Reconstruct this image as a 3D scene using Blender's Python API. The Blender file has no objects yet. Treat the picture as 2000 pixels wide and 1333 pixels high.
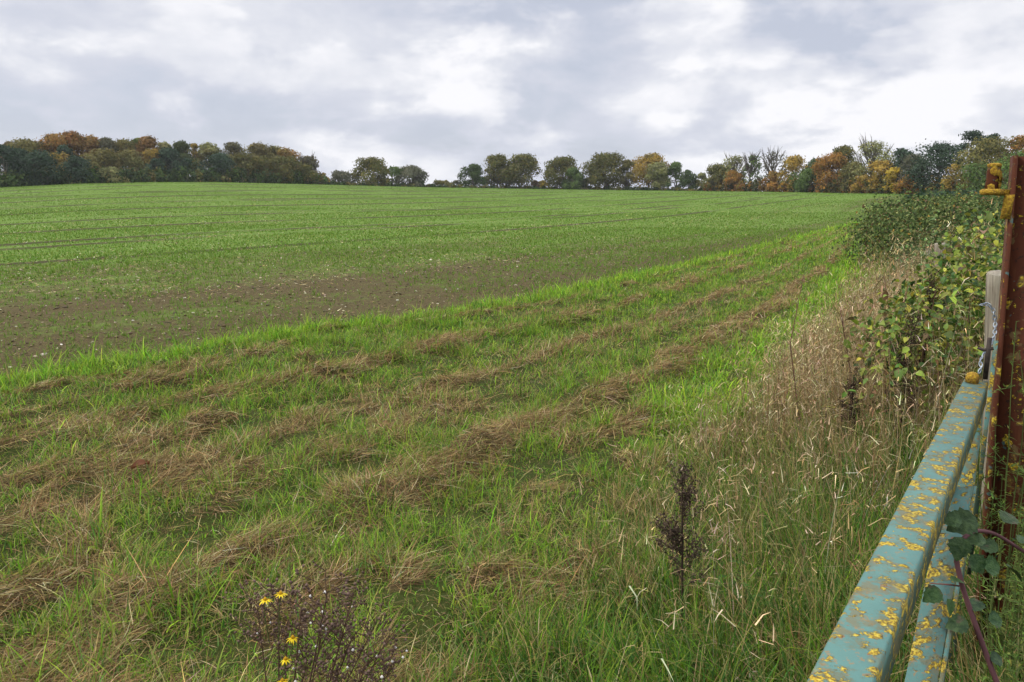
import bpy, math
import numpy as np
from mathutils import Vector

R = math.radians
scene = bpy.context.scene
# ------------------------------------------------------------------ camera
F, Y0, CH = 1500.0, 390.0, 1.56            # focal length in photo pixels, eye-level row, eye height
PITCH = math.atan((666.5 - Y0) / F)
cam_d = bpy.data.cameras.new('camera')
cam = bpy.data.objects.new('camera', cam_d)
scene.collection.objects.link(cam)
cam.location = (0, 0, CH)
cam.rotation_euler = (math.pi / 2 - PITCH, 0, 0)
cam_d.sensor_width = 36.0
cam_d.lens = F / 2000 * 36.0
cam_d.clip_start = 0.05
cam_d.clip_end = 9000
scene.camera = cam
# ------------------------------------------------------------------ light
SUN_EL, SUN_AZ = R(40), R(268)             # azimuth clockwise from +Y (to the left)
sun_d = bpy.data.lights.new('sun', 'SUN')
sun_d.energy = 1.5
sun_d.angle = R(10)
sun_d.color = (1.0, 0.93, 0.82)
sun = bpy.data.objects.new('sun', sun_d)
scene.collection.objects.link(sun)
sdir = Vector((math.sin(SUN_AZ) * math.cos(SUN_EL), math.cos(SUN_AZ) * math.cos(SUN_EL), math.sin(SUN_EL)))
sun.rotation_euler = (-sdir).to_track_quat('-Z', 'Y').to_euler()
scene.view_settings.view_transform = 'Standard'
scene.view_settings.look = 'None'
scene.view_settings.exposure = 0.52
scene.view_settings.gamma = 1.0
scene.cycles.max_bounces = 6
scene.cycles.transparent_max_bounces = 4
scene.cycles.use_denoising = True

world = bpy.data.worlds.new('World')
scene.world = world
world.use_nodes = True


class NT:
    """small helper to write node trees"""
    def __init__(self, tree):
        self.t = tree
        tree.nodes.clear()

    def n(self, typ, **kw):
        nd = self.t.nodes.new(typ)
        for k, v in kw.items():
            setattr(nd, k, v)
        return nd

    def l(self, a, b):
        self.t.links.new(a, b)

    def _in(self, sock, v):
        if hasattr(v, 'is_output'):
            self.l(v, sock)
        elif v is not None:
            if hasattr(sock.default_value, '__len__') and not hasattr(v, '__len__'):
                v = (v,) * len(sock.default_value)
            if hasattr(v, '__len__') and len(v) == 3 and len(sock.default_value) == 4:
                v = tuple(v) + (1,)
            sock.default_value = v

    def m(self, op, a, b=None, c=None, clamp=False):
        nd = self.n('ShaderNodeMath', operation=op)
        nd.use_clamp = clamp
        self._in(nd.inputs[0], a)
        if b is not None: self._in(nd.inputs[1], b)
        if c is not None: self._in(nd.inputs[2], c)
        return nd.outputs[0]

    def vm(self, op, a, b=None):
        nd = self.n('ShaderNodeVectorMath', operation=op)
        self._in(nd.inputs[0], a)
        if b is not None: self._in(nd.inputs[1], b)
        return nd.outputs['Value'] if op in ('DOT_PRODUCT', 'LENGTH') else nd.outputs[0]

    def mix(self, f, a, b, blend='MIX'):
        nd = self.n('ShaderNodeMix', data_type='RGBA', blend_type=blend)
        self._in(nd.inputs[0], f); self._in(nd.inputs[6], a); self._in(nd.inputs[7], b)
        return nd.outputs[2]

    def noise(self, vec, scale, detail=4, rough=.55, dist=0.0):
        nd = self.n('ShaderNodeTexNoise')
        if vec is not None: self.l(vec, nd.inputs['Vector'])
        nd.inputs['Scale'].default_value = scale
        nd.inputs['Detail'].default_value = detail
        nd.inputs['Roughness'].default_value = rough
        nd.inputs['Distortion'].default_value = dist
        return nd.outputs['Fac']

    def step(self, v, a, b):
        nd = self.n('ShaderNodeMapRange', interpolation_type='SMOOTHSTEP')
        self._in(nd.inputs[0], v)
        nd.inputs[1].default_value = a; nd.inputs[2].default_value = b
        return nd.outputs[0]

    def ramp(self, v, stops):
        nd = self.n('ShaderNodeValToRGB')
        self.l(v, nd.inputs[0])
        el = nd.color_ramp.elements
        while len(el) < len(stops): el.new(0.5)
        for e, (p, c) in zip(el, stops):
            e.position = p; e.color = tuple(c) + (1,)
        return nd.outputs[0]

    def comb(self, x, y, z):
        nd = self.n('ShaderNodeCombineXYZ')
        for s, v in zip(nd.inputs, (x, y, z)): self._in(s, v)
        return nd.outputs[0]

    def sep(self, v):
        nd = self.n('ShaderNodeSeparateXYZ'); self.l(v, nd.inputs[0])
        return nd.outputs


# broken stratocumulus: a Sky Texture seen through thin gaps in two decks of cloud
w = NT(world.node_tree)
tc = w.n('ShaderNodeTexCoord')
dirv = tc.outputs['Generated']
sx, sy, sz = w.sep(dirv)
zc = w.m('MAXIMUM', sz, 0.0)
den = w.m('ADD', zc, 0.10)
pv = w.comb(w.m('DIVIDE', sx, den), w.m('DIVIDE', sy, den), 0.0)
sky = w.n('ShaderNodeTexSky', sky_type='NISHITA')
sky.sun_disc = False
sky.sun_elevation = SUN_EL
sky.sun_rotation = SUN_AZ
dz = w.vm('MULTIPLY', dirv, (1, 1, 2.1))
billow = w.noise(dz, 7.0, 9, .55, .15)
bank = w.noise(w.vm('ADD', dz, (4.9, 1.3, .7)), 1.9, 6, .55, .35)
bank2 = w.noise(w.vm('ADD', w.vm('MULTIPLY', dirv, (1, 1, 3.4)), (1.7, 8.3, 2.1)), 4.0, 4, .5, .3)
lump = w.m('MULTIPLY', w.m('SUBTRACT', billow, .5), .75)
cl = w.m('ADD', .505, w.m('MULTIPLY', w.m('SUBTRACT', billow, .5), .66))
cl = w.m('ADD', cl, w.m('MULTIPLY', w.step(w.m('ADD', bank, lump), .45, .57), .085))
cl = w.m('ADD', cl, w.m('MULTIPLY', w.step(w.m('ADD', bank2, w.m('MULTIPLY', lump, .8)), .46, .57), .08))


def glow(az, el, width, amp):            # a thinner, brighter part of the deck in that direction
    d = (math.sin(R(az)) * math.cos(R(el)), math.cos(R(az)) * math.cos(R(el)), math.sin(R(el)))
    df = w.vm('SUBTRACT', dirv, d)
    q = w.vm('LENGTH', w.vm('MULTIPLY', df, (1 / width, 1 / width, 3.2 / width)))
    return w.m('MULTIPLY', w.m('SUBTRACT', 1.0, w.step(q, 0.0, 1.0)), amp)


for g in ((-10, 9.4, .26, .13), (-17, 13.0, .28, .10), (17, 6.0, .40, .08), (27, 5.4, .25, .08), (-36, 12, .3, .12), (6, 14, .12, -.10),
          (-28, 5.0, .30, -.06), (24, 10.5, .24, -.12), (4, 2.6, .34, -.10), (0, 12.8, .13, -.10)):
    cl = w.m('ADD', cl, glow(*g))
ccol = w.ramp(cl, [(0.40, (4.05, 4.32, 5.0)), (0.52, (4.75, 5.02, 5.6)), (0.64, (5.65, 5.86, 6.22)), (0.76, (6.85, 6.95, 7.1))])
zen = w.m('ADD', 1.0, w.m('MULTIPLY', w.step(sz, .27, .75), 1.5))
ccol = w.mix(1.0, ccol, w.comb(zen, w.m('MULTIPLY', zen, .985), w.m('ADD', .07, w.m('MULTIPLY', zen, .93))), 'MULTIPLY')
gap = w.m('MULTIPLY', w.step(cl, .52, .42), .12)
bg = w.n('ShaderNodeBackground')
w.l(w.mix(gap, ccol, sky.outputs[0]), bg.inputs[0])
bg.inputs[1].default_value = 0.1
w.l(bg.outputs[0], w.n('ShaderNodeOutputWorld').inputs[0])

# ------------------------------------------------------------------ numeric helpers
rng = np.random.default_rng(11)
_perm = np.random.default_rng(5).random((256, 256))


def vnoise(x, y, scale=1.0, off=0.0):
    x = np.asarray(x, float) * scale + 37.7 + off; y = np.asarray(y, float) * scale + 91.3 + off * 1.7
    xi = np.floor(x).astype(int); yi = np.floor(y).astype(int)
    fx = x - xi; fy = y - yi
    fx = fx * fx * (3 - 2 * fx); fy = fy * fy * (3 - 2 * fy)
    g = lambda a, b: _perm[a & 255, b & 255]
    return (g(xi, yi) * (1 - fx) + g(xi + 1, yi) * fx) * (1 - fy) + (g(xi, yi + 1) * (1 - fx) + g(xi + 1, yi + 1) * fx) * fy


def fbm(x, y, scale=1.0, off=0.0, o=3):
    s = 0; a = .5; tot = 0
    for i in range(o):
        s = s + a * vnoise(x, y, scale * 2 ** i, off + 13.1 * i); tot += a; a *= .5
    return s / tot


def sstep(v, a, b):
    t = np.clip((np.asarray(v, float) - a) / (b - a), 0, 1)
    return t * t * (3 - 2 * t)


_fw = np.array([0, math.cos(PITCH), -math.sin(PITCH)]); _up = np.array([0, math.sin(PITCH), math.cos(PITCH)])


def ray(px, py):
    d = _fw * F + np.array([1., 0, 0]) * (px - 1000) + _up * (666.5 - py)
    return d / np.linalg.norm(d)


# ---- terrain: a broad field that swells to a low crest 140 - 250 m away
_sk = [(-300, 382), (0, 367), (150, 360), (300, 357), (420, 357), (600, 361), (850, 367), (1050, 370), (1300, 373), (1500, 375), (1750, 379), (1900, 383), (2100, 386), (2600, 388)]
_az, _el = [], []
for q in _sk:
    d = ray(*q); _az.append(math.atan2(d[0], d[1])); _el.append(d[2] / math.hypot(d[0], d[1]))
_az = np.array([-math.pi, -1.6] + _az + [1.6, math.pi]); _el = np.array([-.008, .0] + _el + [.0, -.008])
_Da = np.radians([-180, -60, -35, -15, 0, 15, 25, 33, 60, 180]); _Dd = np.array([150, 170, 185, 215, 250, 230, 180, 150, 140, 150.])


def crest(a): return np.interp(a, _Da, _Dd)


def H(x, y):
    x = np.asarray(x, float); y = np.asarray(y, float)
    a = np.arctan2(x, y); d = np.hypot(x, y)
    D = crest(a); e = np.interp(a, _az, _el)
    t = np.clip(d / D, 0, 1)
    return (CH + e * D) * .965 * t * t * (3 - 2 * t) - np.clip(d - D, 0, 320) * .03


def at(px, py):
    d = ray(px, py); s = np.geomspace(.5, 320, 60000)
    P = np.array([0, 0, CH]) + s[:, None] * d
    b = P[:, 2] < H(P[:, 0], P[:, 1])
    return P[np.argmax(b)]


# ---- plan of the strip: crop edge on the left, rough verge on the right
EDGE = np.array([(-26, -14), (-12, -.8), (-8.2, 2.8), (-4.91, 5.95), (-4.39, 6.42), (-3.52, 7.4), (-2.4, 8.86), (-1.34, 9.97), (0, 11.47), (2.56, 15.34), (8.05, 24.3), (14.9, 35.2), (21.5, 45.95), (31.3, 64.4), (62, 118), (90, 165)])
VERGE = np.array([(-8, -9), (-2.2, -1.), (-.25, 1.5), (.17, 2.28), (.49, 2.7), (.92, 3.95), (1.8, 5.19), (2.59, 6.78), (3.85, 8.89), (7, 15.2), (15.2, 32.5), (22.2, 44.6), (32.3, 63.4), (63, 117), (91, 164)])


def pdist(L, x, y):
    """signed distance to a polyline (positive on its right-hand side) and the length along it"""
    x = np.asarray(x, float); y = np.asarray(y, float)
    best = np.full(x.shape, 1e18); sg = np.zeros(x.shape); al = np.zeros(x.shape); s0 = 0.
    for (ax, ay), (bx, by) in zip(L[:-1], L[1:]):
        dx, dy = bx - ax, by - ay; ln = math.hypot(dx, dy)
        t = np.clip(((x - ax) * dx + (y - ay) * dy) / ln ** 2, 0, 1)
        d2 = (x - ax - t * dx) ** 2 + (y - ay - t * dy) ** 2
        c = (x - ax) * dy - (y - ay) * dx
        k = d2 < best - 1e-12
        best = np.where(k, d2, best); sg = np.where(k, np.sign(c), sg); al = np.where(k, s0 + t * ln, al)
        s0 += ln
    return np.sqrt(best) * sg, al


def strip(x, y):
    te, s = pdist(EDGE, x, y); tv, _ = pdist(VERGE, x, y)
    u = np.where(te < 0, 0, np.where(tv > 0, 1, te / np.maximum(te - tv, 1e-6)))
    return te, tv, u, s


def wheel(te, s):
    """offset used for the wheelings: the crop-edge distance with a slow wander"""
    return te + (vnoise(s * .021, s * 0 + 3.3) - .5) * 3.0 * sstep(-te, 5, 40)


LINES = [(c, .26 + .019 * -c) for c in (-12.2, -17.0, -18.9, -24.5, -31.0, -33.2, -41., -49.5, -52., -61., -71., -74., -86., -99., -103., -118., -134., -152.)]


# heaps of cut grass: (photo column, photo row, half length along the strip, half width, height)
HEAPS = [(at(a, b)[:2], l, wd, h) for a, b, l, wd, h in [
    (630, 752, .55, .34, .12), (592, 720, .16, .14, .10), (500, 708, .22, .16, .09), (935, 900, .34, .26, .13), (1165, 800, .42, .17, .10), (1300, 742, .62, .20, .13),
    (715, 1000, .36, .26, .11), (300, 768, .5, .22, .12), (390, 745, .4, .2, .09), (480, 1110, .42, .2, .11), (270, 1205, .40, .22, .08), (960, 1165, .24, .16, .08), (50, 1175, .3, .2, .07),
    (390, 850, .36, .2, .08), (90, 950, .4, .22, .07), (760, 865, .3, .15, .06), (880, 690, .5, .22, .10), (860, 765, .4, .15, .06), (1060, 580, .5, .2, .12), (1100, 640, .7, .24, .12),
    (1430, 660, .8, .24, .10), (1520, 610, 1.0, .22, .10), (1535, 482, 1.1, .35, .2), (1350, 560, .8, .3, .1), (800, 930, .24, .16, .06), (170, 860, .3, .2, .06), (640, 655, .4, .16, .07), (1250, 830, .3, .14, .06)]]


def hay(x, y, u, s):
    """how much cut grass lies here, 0..1, and the height of its heap"""
    x = np.asarray(x, float); y = np.asarray(y, float)
    m = np.zeros(x.shape); hh = np.zeros(x.shape)
    for (c, l, wd, h) in HEAPS:
        dx, dy = x - c[0], y - c[1]
        ca, sa = math.sin(R(36)), math.cos(R(36))
        p = (dx * ca + dy * sa) / l; q = (dx * sa - dy * ca) / wd
        g = np.exp(-(p * p + q * q) * 2.0) * (.15 + 1.5 * fbm(x, y, 9., 2.))
        m = np.maximum(m, g * .95); hh = np.maximum(hh, g * h * .72)
    wob = (fbm(x, y, .55, 5.) - .5) * .07
    br = fbm(x, y, 1.1, 9.)
    for c, wd, am in ((.14, .020, .68), (.25, .016, .35), (.36, .026, .85), (.57, .022, .5), (.66, .016, .3), (.78, .027, 1.1)):
        rr = np.exp(-((u + wob - c) / wd) ** 2) * am * sstep(br, .26, .50)
        m = np.maximum(m, rr); hh = np.maximum(hh, rr * .035)
    near = sstep(np.hypot(x, y), 8, 3.5) * sstep(fbm(x, y, 3.3, 3.), .50, .64) * .62
    m = np.maximum(m, near * (u > .06)); hh = np.maximum(hh, near * .035)
    k = (u > .03) & (u < .97)
    return np.clip(m, 0, 1) * k, hh * k


def relief(x, y):
    te, tv, u, s = strip(x, y)
    m, hh = hay(x, y, u, s)
    d = np.hypot(x, y)
    k = sstep(te, -.1, .5) * sstep(d, 60, 25)
    b = (fbm(x, y, 2.2, 1.) - .5) * .09 + (fbm(x, y, 9., 4.) - .5) * .03
    clod = (te < 0) * (fbm(x, y, 6., 8.) - .5) * .05 * sstep(d, 40, 15)
    k = k + 0
    bank = .30 * sstep(tv, .15, 1.5) * sstep(d, 14, 9)
    return k * (b + hh) + clod + bank + .05 * sstep(te, -.1, .25) * sstep(d, 60, 25)


def G(x, y): return H(x, y) + relief(x, y)


# ------------------------------------------------------------------ mesh helpers
def mesh(name, V, Q, mat, parent=None, col=None, smooth=False, attrs=None):
    V = np.ascontiguousarray(V, np.float32); Q = np.ascontiguousarray(Q, np.int32)
    me = bpy.data.meshes.new(name)
    me.vertices.add(len(V)); me.vertices.foreach_set('co', V.ravel())
    k = Q.shape[1]
    me.loops.add(Q.size); me.loops.foreach_set('vertex_index', Q.ravel())
    me.polygons.add(len(Q)); me.polygons.foreach_set('loop_start', np.arange(0, Q.size, k, dtype=np.int32))
    if smooth: me.polygons.foreach_set('use_smooth', np.ones(len(Q), bool))
    if col is not None:
        a = me.color_attributes.new('col', 'FLOAT_COLOR', 'POINT')
        c = np.ones((len(V), 4), np.float32); c[:, :3] = col
        a.data.foreach_set('color', c.ravel())
    for kx, v in (attrs or {}).items():
        a = me.attributes.new(kx, 'FLOAT', 'POINT'); a.data.foreach_set('value', np.ascontiguousarray(v, np.float32))
    me.update(calc_edges=True)
    me.materials.append(mat)
    o = bpy.data.objects.new(name, me)
    scene.collection.objects.link(o)
    if parent is not None: o.parent = parent
    return o


class MB:
    """collects quads (with one colour per vertex) for ONE mesh"""
    def __init__(self): self.V = []; self.Q = []; self.C = []; self.n = 0

    def add(self, V, Q, C=(.5, .5, .5)):
        V = np.asarray(V, float).reshape(-1, 3); C = np.broadcast_to(np.asarray(C, float), V.shape)
        self.V.append(V); self.Q.append(np.asarray(Q, int) + self.n); self.C.append(C); self.n += len(V)

    def build(self, name, mat, parent=None, smooth=False, origin=None):
        V = np.concatenate(self.V)
        if origin is not None: V = V - np.asarray(origin)
        return mesh(name, V, np.concatenate(self.Q), mat, parent, np.concatenate(self.C), smooth)

    def tube(self, pts, rad, sides=6, C=(.5, .5, .5), cap=True):
        P = np.asarray(pts, float); n = len(P); rad = np.broadcast_to(np.asarray(rad, float), (n,))
        T = np.gradient(P, axis=0); T /= np.maximum(np.linalg.norm(T, axis=1, keepdims=True), 1e-9)
        ref = np.array([1., 0, 0]) if abs(T[0, 0]) < .8 else np.array([0, 1., 0])
        A = np.cross(T, ref); A /= np.linalg.norm(A, axis=1, keepdims=True); B = np.cross(T, A)
        th = np.linspace(0, 2 * math.pi, sides, endpoint=False)
        V = P[:, None] + rad[:, None, None] * (A[:, None] * np.cos(th)[None, :, None] + B[:, None] * np.sin(th)[None, :, None])
        V = V.reshape(-1, 3)
        i = np.arange(n - 1)[:, None] * sides; j = np.arange(sides)[None]; jn = (j + 1) % sides
        Q = np.stack([i + j, i + jn, i + sides + jn, i + sides + j], -1).reshape(-1, 4)
        if cap:
            V = np.concatenate([V, P[:1], P[-1:]]); a, b = n * sides, n * sides + 1; q = []
            for z in range(0, sides - sides % 2, 2):
                q.append([a, (z + 2) % sides, z + 1, z]); e = (n - 1) * sides; q.append([b, e + z, e + z + 1, e + (z + 2) % sides])
            Q = np.concatenate([Q, q])
        self.add(V, Q, C)

    def box(self, c, ax, ay, az, C=(.5, .5, .5), bev=0.0):
        """box of half axes ax, ay, az with its long edges (along az) chamfered"""
        c, ax, ay, az = (np.asarray(v, float) for v in (c, ax, ay, az))
        if bev:
            fx = 1 - bev / np.linalg.norm(ax); fy = 1 - bev / np.linalg.norm(ay)
            pr = [(fx, -1), (1, -fy), (1, fy), (fx, 1), (-fx, 1), (-1, fy), (-1, -fy), (-fx, -1)]
        else: pr = [(1, -1), (1, 1), (-1, 1), (-1, -1)]
        k = len(pr)
        V = [c + ax * a + ay * b - az for a, b in pr] + [c + ax * a + ay * b + az for a, b in pr]
        Q = [[i, (i + 1) % k, k + (i + 1) % k, k + i] for i in range(k)]
        if k == 4: Q += [[3, 2, 1, 0], [4, 5, 6, 7]]
        else:
            Q += [[3, 2, 1, 0], [7, 4, 3, 0], [7, 6, 5, 4], [8, 9, 10, 11], [8, 11, 12, 15], [12, 13, 14, 15]]
        self.add(V, Q, C)


def ribbons(P, az, L, W, tilt, curl, nseg, C0, C1=None, roll=None, taper=1.7):
    """flat blades as quads: start points, heading, length, width, tilt from upright, extra bend"""
    N = len(P); k = nseg + 1
    V = np.empty((N, k, 2, 3)); C = np.empty((N, k, 2, 3))
    cx, cy = np.sin(az), np.cos(az)
    roll = np.zeros(N) if roll is None else roll
    p = np.array(P, float); wx = np.stack([cy * np.cos(roll), -cx * np.cos(roll), np.sin(roll)], -1)
    C1 = C0 if C1 is None else C1
    for i in range(k):
        f = i / nseg
        wd = (W * (1 - .93 * f ** taper) * .5)[:, None]
        V[:, i, 0] = p - wx * wd; V[:, i, 1] = p + wx * wd
        c = C0 * (1 - f) + C1 * f
        C[:, i, 0] = c; C[:, i, 1] = c
        th = tilt + curl * (i + .5) / nseg
        st = L / nseg
        p = p + np.stack([np.sin(th) * cx * st, np.sin(th) * cy * st, np.cos(th) * st], -1)
    b = np.arange(N)[:, None] * (k * 2) + np.arange(nseg)[None] * 2
    Q = np.stack([b, b + 1, b + 3, b + 2], -1).reshape(-1, 4)
    return V.reshape(-1, 3), Q, C.reshape(-1, 3), p


def unit(v): return v / np.maximum(np.linalg.norm(v, axis=-1, keepdims=True), 1e-9)


def quads(P, Nn, size, C, r):
    """leaf clumps: one irregular quad each, facing Nn"""
    N = len(P); ref = r.normal(size=(N, 3)); A = unit(np.cross(Nn, ref)); B = np.cross(Nn, A)
    s = size[:, None]
    V = np.empty((N, 4, 3))
    for i, (a, b) in enumerate(((-1, -.55), (.35, -1), (1, .5), (-.3, 1))):
        ja = a * (1 + .35 * r.normal(size=(N, 1))); jb = b * (1 + .35 * r.normal(size=(N, 1)))
        V[:, i] = P + .5 * s * (A * ja + B * jb) + Nn * s * .12 * r.normal(size=(N, 1))
    return V.reshape(-1, 3), np.arange(N * 4).reshape(N, 4), np.repeat(C, 4, 0)


def leaves(P, D, Nn, Ln, Wd, C, fold=.25, droop=.25):
    """pointed oval leaves folded at the midrib: base, direction, facing, length, width"""
    N = len(P); D = unit(D); S = unit(np.cross(D, Nn)); U = np.cross(S, D)
    L = Ln[:, None]; W = Wd[:, None] * .5
    V = np.empty((N, 9, 3))
    row = [(0, 0, 0), (.28, -.85, 1), (.28, 0, 0), (.28, .85, 1), (.66, -.8, 1), (.66, 0, 0), (.66, .8, 1), (1, 0, 0)]
    for i, (a, s, f) in enumerate(row):
        V[:, i] = P + D * L * a + S * W * s + U * (W * fold * 2 * f - L * droop * a * a)
    V[:, 8] = V[:, 7] + S * W * .04
    b = np.arange(N)[:, None] * 9
    Q = np.concatenate([b + np.array(q) for q in ([0, 2, 1, 0], [0, 3, 2, 0])][:0] + [b + np.array(q) for q in ([1, 2, 5, 4], [2, 3, 6, 5], [4, 5, 7, 8], [5, 6, 8, 7])])
    T = b + np.array([0, 3, 2, 1])
    return V.reshape(-1, 3), np.concatenate([Q, T]), np.repeat(C, 9, 0)


def pick(r, N, pal, wts, jit=.15):
    pal = np.array(pal, float); wts = np.array(wts, float); wts /= wts.sum()
    c = pal[r.choice(len(pal), N, p=wts)]
    return np.clip(c * np.exp(r.normal(0, jit, (N, 1))) * np.exp(r.normal(0, jit * .35, (N, 3))), .004, .9)


def tag(o, label=None, cat=None, group=None, kind=None):
    for k, v in (('label', label), ('category', cat), ('group', group), ('kind', kind)):
        if v: o[k] = v
    return o


def empty(name, loc=(0, 0, 0)):
    o = bpy.data.objects.new(name, None); scene.collection.objects.link(o); o.location = loc
    o.empty_display_size = .1
    return o


# ------------------------------------------------------------------ materials
def mat_new(name):
    m = bpy.data.materials.new(name); m.use_nodes = True
    return m, NT(m.node_tree)


def leaf_mat(name, trans=.3, rough=.6, spec=.25):
    m, t = mat_new(name)
    a = t.n('ShaderNodeAttribute', attribute_name='col')
    p = t.n('ShaderNodeBsdfPrincipled'); t.l(a.outputs['Color'], p.inputs['Base Color'])
    p.inputs['Roughness'].default_value = rough; p.inputs['Specular IOR Level'].default_value = spec
    o = t.n('ShaderNodeOutputMaterial')
    if trans:
        tr = t.n('ShaderNodeBsdfTranslucent'); t.l(a.outputs['Color'], tr.inputs[0])
        mx = t.n('ShaderNodeMixShader'); mx.inputs[0].default_value = trans
        t.l(p.outputs[0], mx.inputs[1]); t.l(tr.outputs[0], mx.inputs[2]); t.l(mx.outputs[0], o.inputs[0])
    else: t.l(p.outputs[0], o.inputs[0])
    return m


M_grass = leaf_mat('grass_blade', .34, .65, .12)
M_straw = leaf_mat('straw', .15, .8, .06)
M_leaf = leaf_mat('tree_leaf', .22, .75, .08)
M_gloss = leaf_mat('glossy_leaf', .2, .5, .2)
def bramble_mat():
    m, t = mat_new('bramble_leaf')
    a = t.n('ShaderNodeAttribute', attribute_name='col').outputs['Color']; ob = t.n('ShaderNodeTexCoord').outputs['Object']
    n = t.noise(ob, 120, 4, .6); n2 = t.noise(ob, 34, 3, .6)
    c = t.mix(t.step(n, .35, .7), t.mix(.35, a, (.01, .02, .008)), t.mix(.25, a, (.12, .17, .06)))
    c = t.mix(t.m('MULTIPLY', t.step(n2, .60, .68), .55), c, (.09, .055, .04))
    p = t.n('ShaderNodeBsdfPrincipled'); t.l(c, p.inputs['Base Color']); p.inputs['Roughness'].default_value = .48; p.inputs['Specular IOR Level'].default_value = .18
    b = t.n('ShaderNodeBump'); b.inputs['Distance'].default_value = .003; t.l(n, b.inputs['Height']); t.l(b.outputs[0], p.inputs['Normal'])
    t.l(p.outputs[0], t.n('ShaderNodeOutputMaterial').inputs[0])
    return m


M_bramble = bramble_mat()
M_seed = leaf_mat('seed_head', .0, .85, .1)
M_petal = leaf_mat('petal', .25, .6, .2)


def bark_mat():
    m, t = mat_new('bark')
    tc = t.n('ShaderNodeTexCoord'); n = t.noise(t.vm('MULTIPLY', tc.outputs['Object'], (3, 3, .7)), 2.0, 5)
    p = t.n('ShaderNodeBsdfPrincipled'); t.l(t.ramp(n, [(.3, (.05, .04, .03)), (.7, (.15, .125, .10))]), p.inputs['Base Color'])
    p.inputs['Roughness'].default_value = .9
    t.l(p.outputs[0], t.n('ShaderNodeOutputMaterial').inputs[0])
    return m


M_bark = bark_mat()


def ground_mat():
    m, t = mat_new('ground')
    at_ = lambda n: t.n('ShaderNodeAttribute', attribute_name=n).outputs['Fac']
    te, s, hy, ww = at_('te'), at_('along'), at_('hay'), at_('dist')
    geo = t.n('ShaderNodeTexCoord').outputs['Object']
    sc = t.comb(te, s, 0.0)
    fine = t.noise(geo, 38, 5, .65); mid = t.noise(geo, 7, 5, .6); patch = t.noise(geo, .35, 4, .6)
    speck = t.noise(geo, 95, 2, .5)
    # bare drilled soil with pale flints and straw chaff
    soil = t.ramp(fine, [(.25, (.030, .023, .009)), (.5, (.078, .060, .026)), (.72, (.165, .125, .056))])
    chaff = t.m('MULTIPLY', t.step(speck, .60, .68), t.m('MULTIPLY', t.step(t.noise(geo, 1.1, 3, .6), .40, .62), t.step(te, -2.5, -8)))
    soil = t.mix(t.m('MULTIPLY', chaff, .75), soil, (.46, .36, .20))
    # young corn, thicker farther into the field
    rows = t.noise(t.vm('MULTIPLY', sc, (6.2, .35, 1)), 1.0, 3, .6)
    bands = t.noise(t.vm('MULTIPLY', sc, (.33, .011, 1)), 1.0, 4, .6)
    bands2 = t.noise(t.vm('MULTIPLY', t.vm('ADD', sc, (40, 9, 0)), (.9, .02, 1)), 1.0, 3, .6)
    g = t.m('SUBTRACT', 1.0, t.step(te, -19, 1))
    g = t.m('ADD', t.m('MULTIPLY', g, .70), .06)
    g = t.m('ADD', g, t.m('MULTIPLY', t.m('SUBTRACT', bands, .5), 1.5))
    g = t.m('ADD', g, t.m('MULTIPLY', t.m('SUBTRACT', bands2, .5), .55))
    g = t.m('ADD', g, t.m('MULTIPLY', t.m('SUBTRACT', patch, .5), .55))
    g = t.m('ADD', g, t.m('MULTIPLY', t.m('SUBTRACT', mid, .5), .9))
    g = t.m('ADD', g, t.m('MULTIPLY', t.m('SUBTRACT', rows, .5), .35))
    g = t.m('ADD', g, t.m('MULTIPLY', t.step(ww, 11, 42), .46))
    crop = t.mix(mid, (.088, .150, .022), (.140, .215, .040))
    field = t.mix(t.step(g, .22, .78), soil, crop)
    # wheelings: pairs of dark bare lines along the headland
    wl = at_('wheel')
    brk = t.noise(t.vm('MULTIPLY', sc, (.22, .09, 1)), 1., 3)
    for i, (c, wd) in enumerate(LINES):
        q = t.m('ABSOLUTE', t.m('SUBTRACT', wl, c))
        k = t.m('MULTIPLY', t.step(q, wd, wd * .4), t.step(brk, .30 + .05 * (i % 3), .52 + .05 * (i % 3)))
        field = t.mix(t.m('MULTIPLY', k, .95), field, (.048, .040, .016))
    # grass strip: matted thatch under the blades, greener where little hay lies
    th = t.ramp(fine, [(.25, (.020, .015, .006)), (.5, (.065, .047, .020)), (.75, (.15, .105, .048))])
    farg = t.mix(mid, (.085, .175, .015), (.14, .24, .025))
    green = t.mix(t.step(ww, 8, 30), t.mix(mid, (.022, .036, .006), (.055, .062, .014)), farg)
    th = t.mix(t.m('SUBTRACT', 1.0, t.step(hy, .1, .5)), th, green)
    c = t.mix(t.step(t.m('ADD', te, t.m('MULTIPLY', t.m('SUBTRACT', mid, .5), .5)), -.06, .10), field, th)
    p = t.n('ShaderNodeBsdfPrincipled'); t.l(c, p.inputs['Base Color'])
    p.inputs['Roughness'].default_value = .95; p.inputs['Specular IOR Level'].default_value = .1
    b = t.n('ShaderNodeBump'); b.inputs['Strength'].default_value = .7; b.inputs['Distance'].default_value = .03
    t.l(t.m('ADD', fine, mid), b.inputs['Height']); t.l(b.outputs[0], p.inputs['Normal'])
    t.l(p.outputs[0], t.n('ShaderNodeOutputMaterial').inputs[0])
    return m


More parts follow.
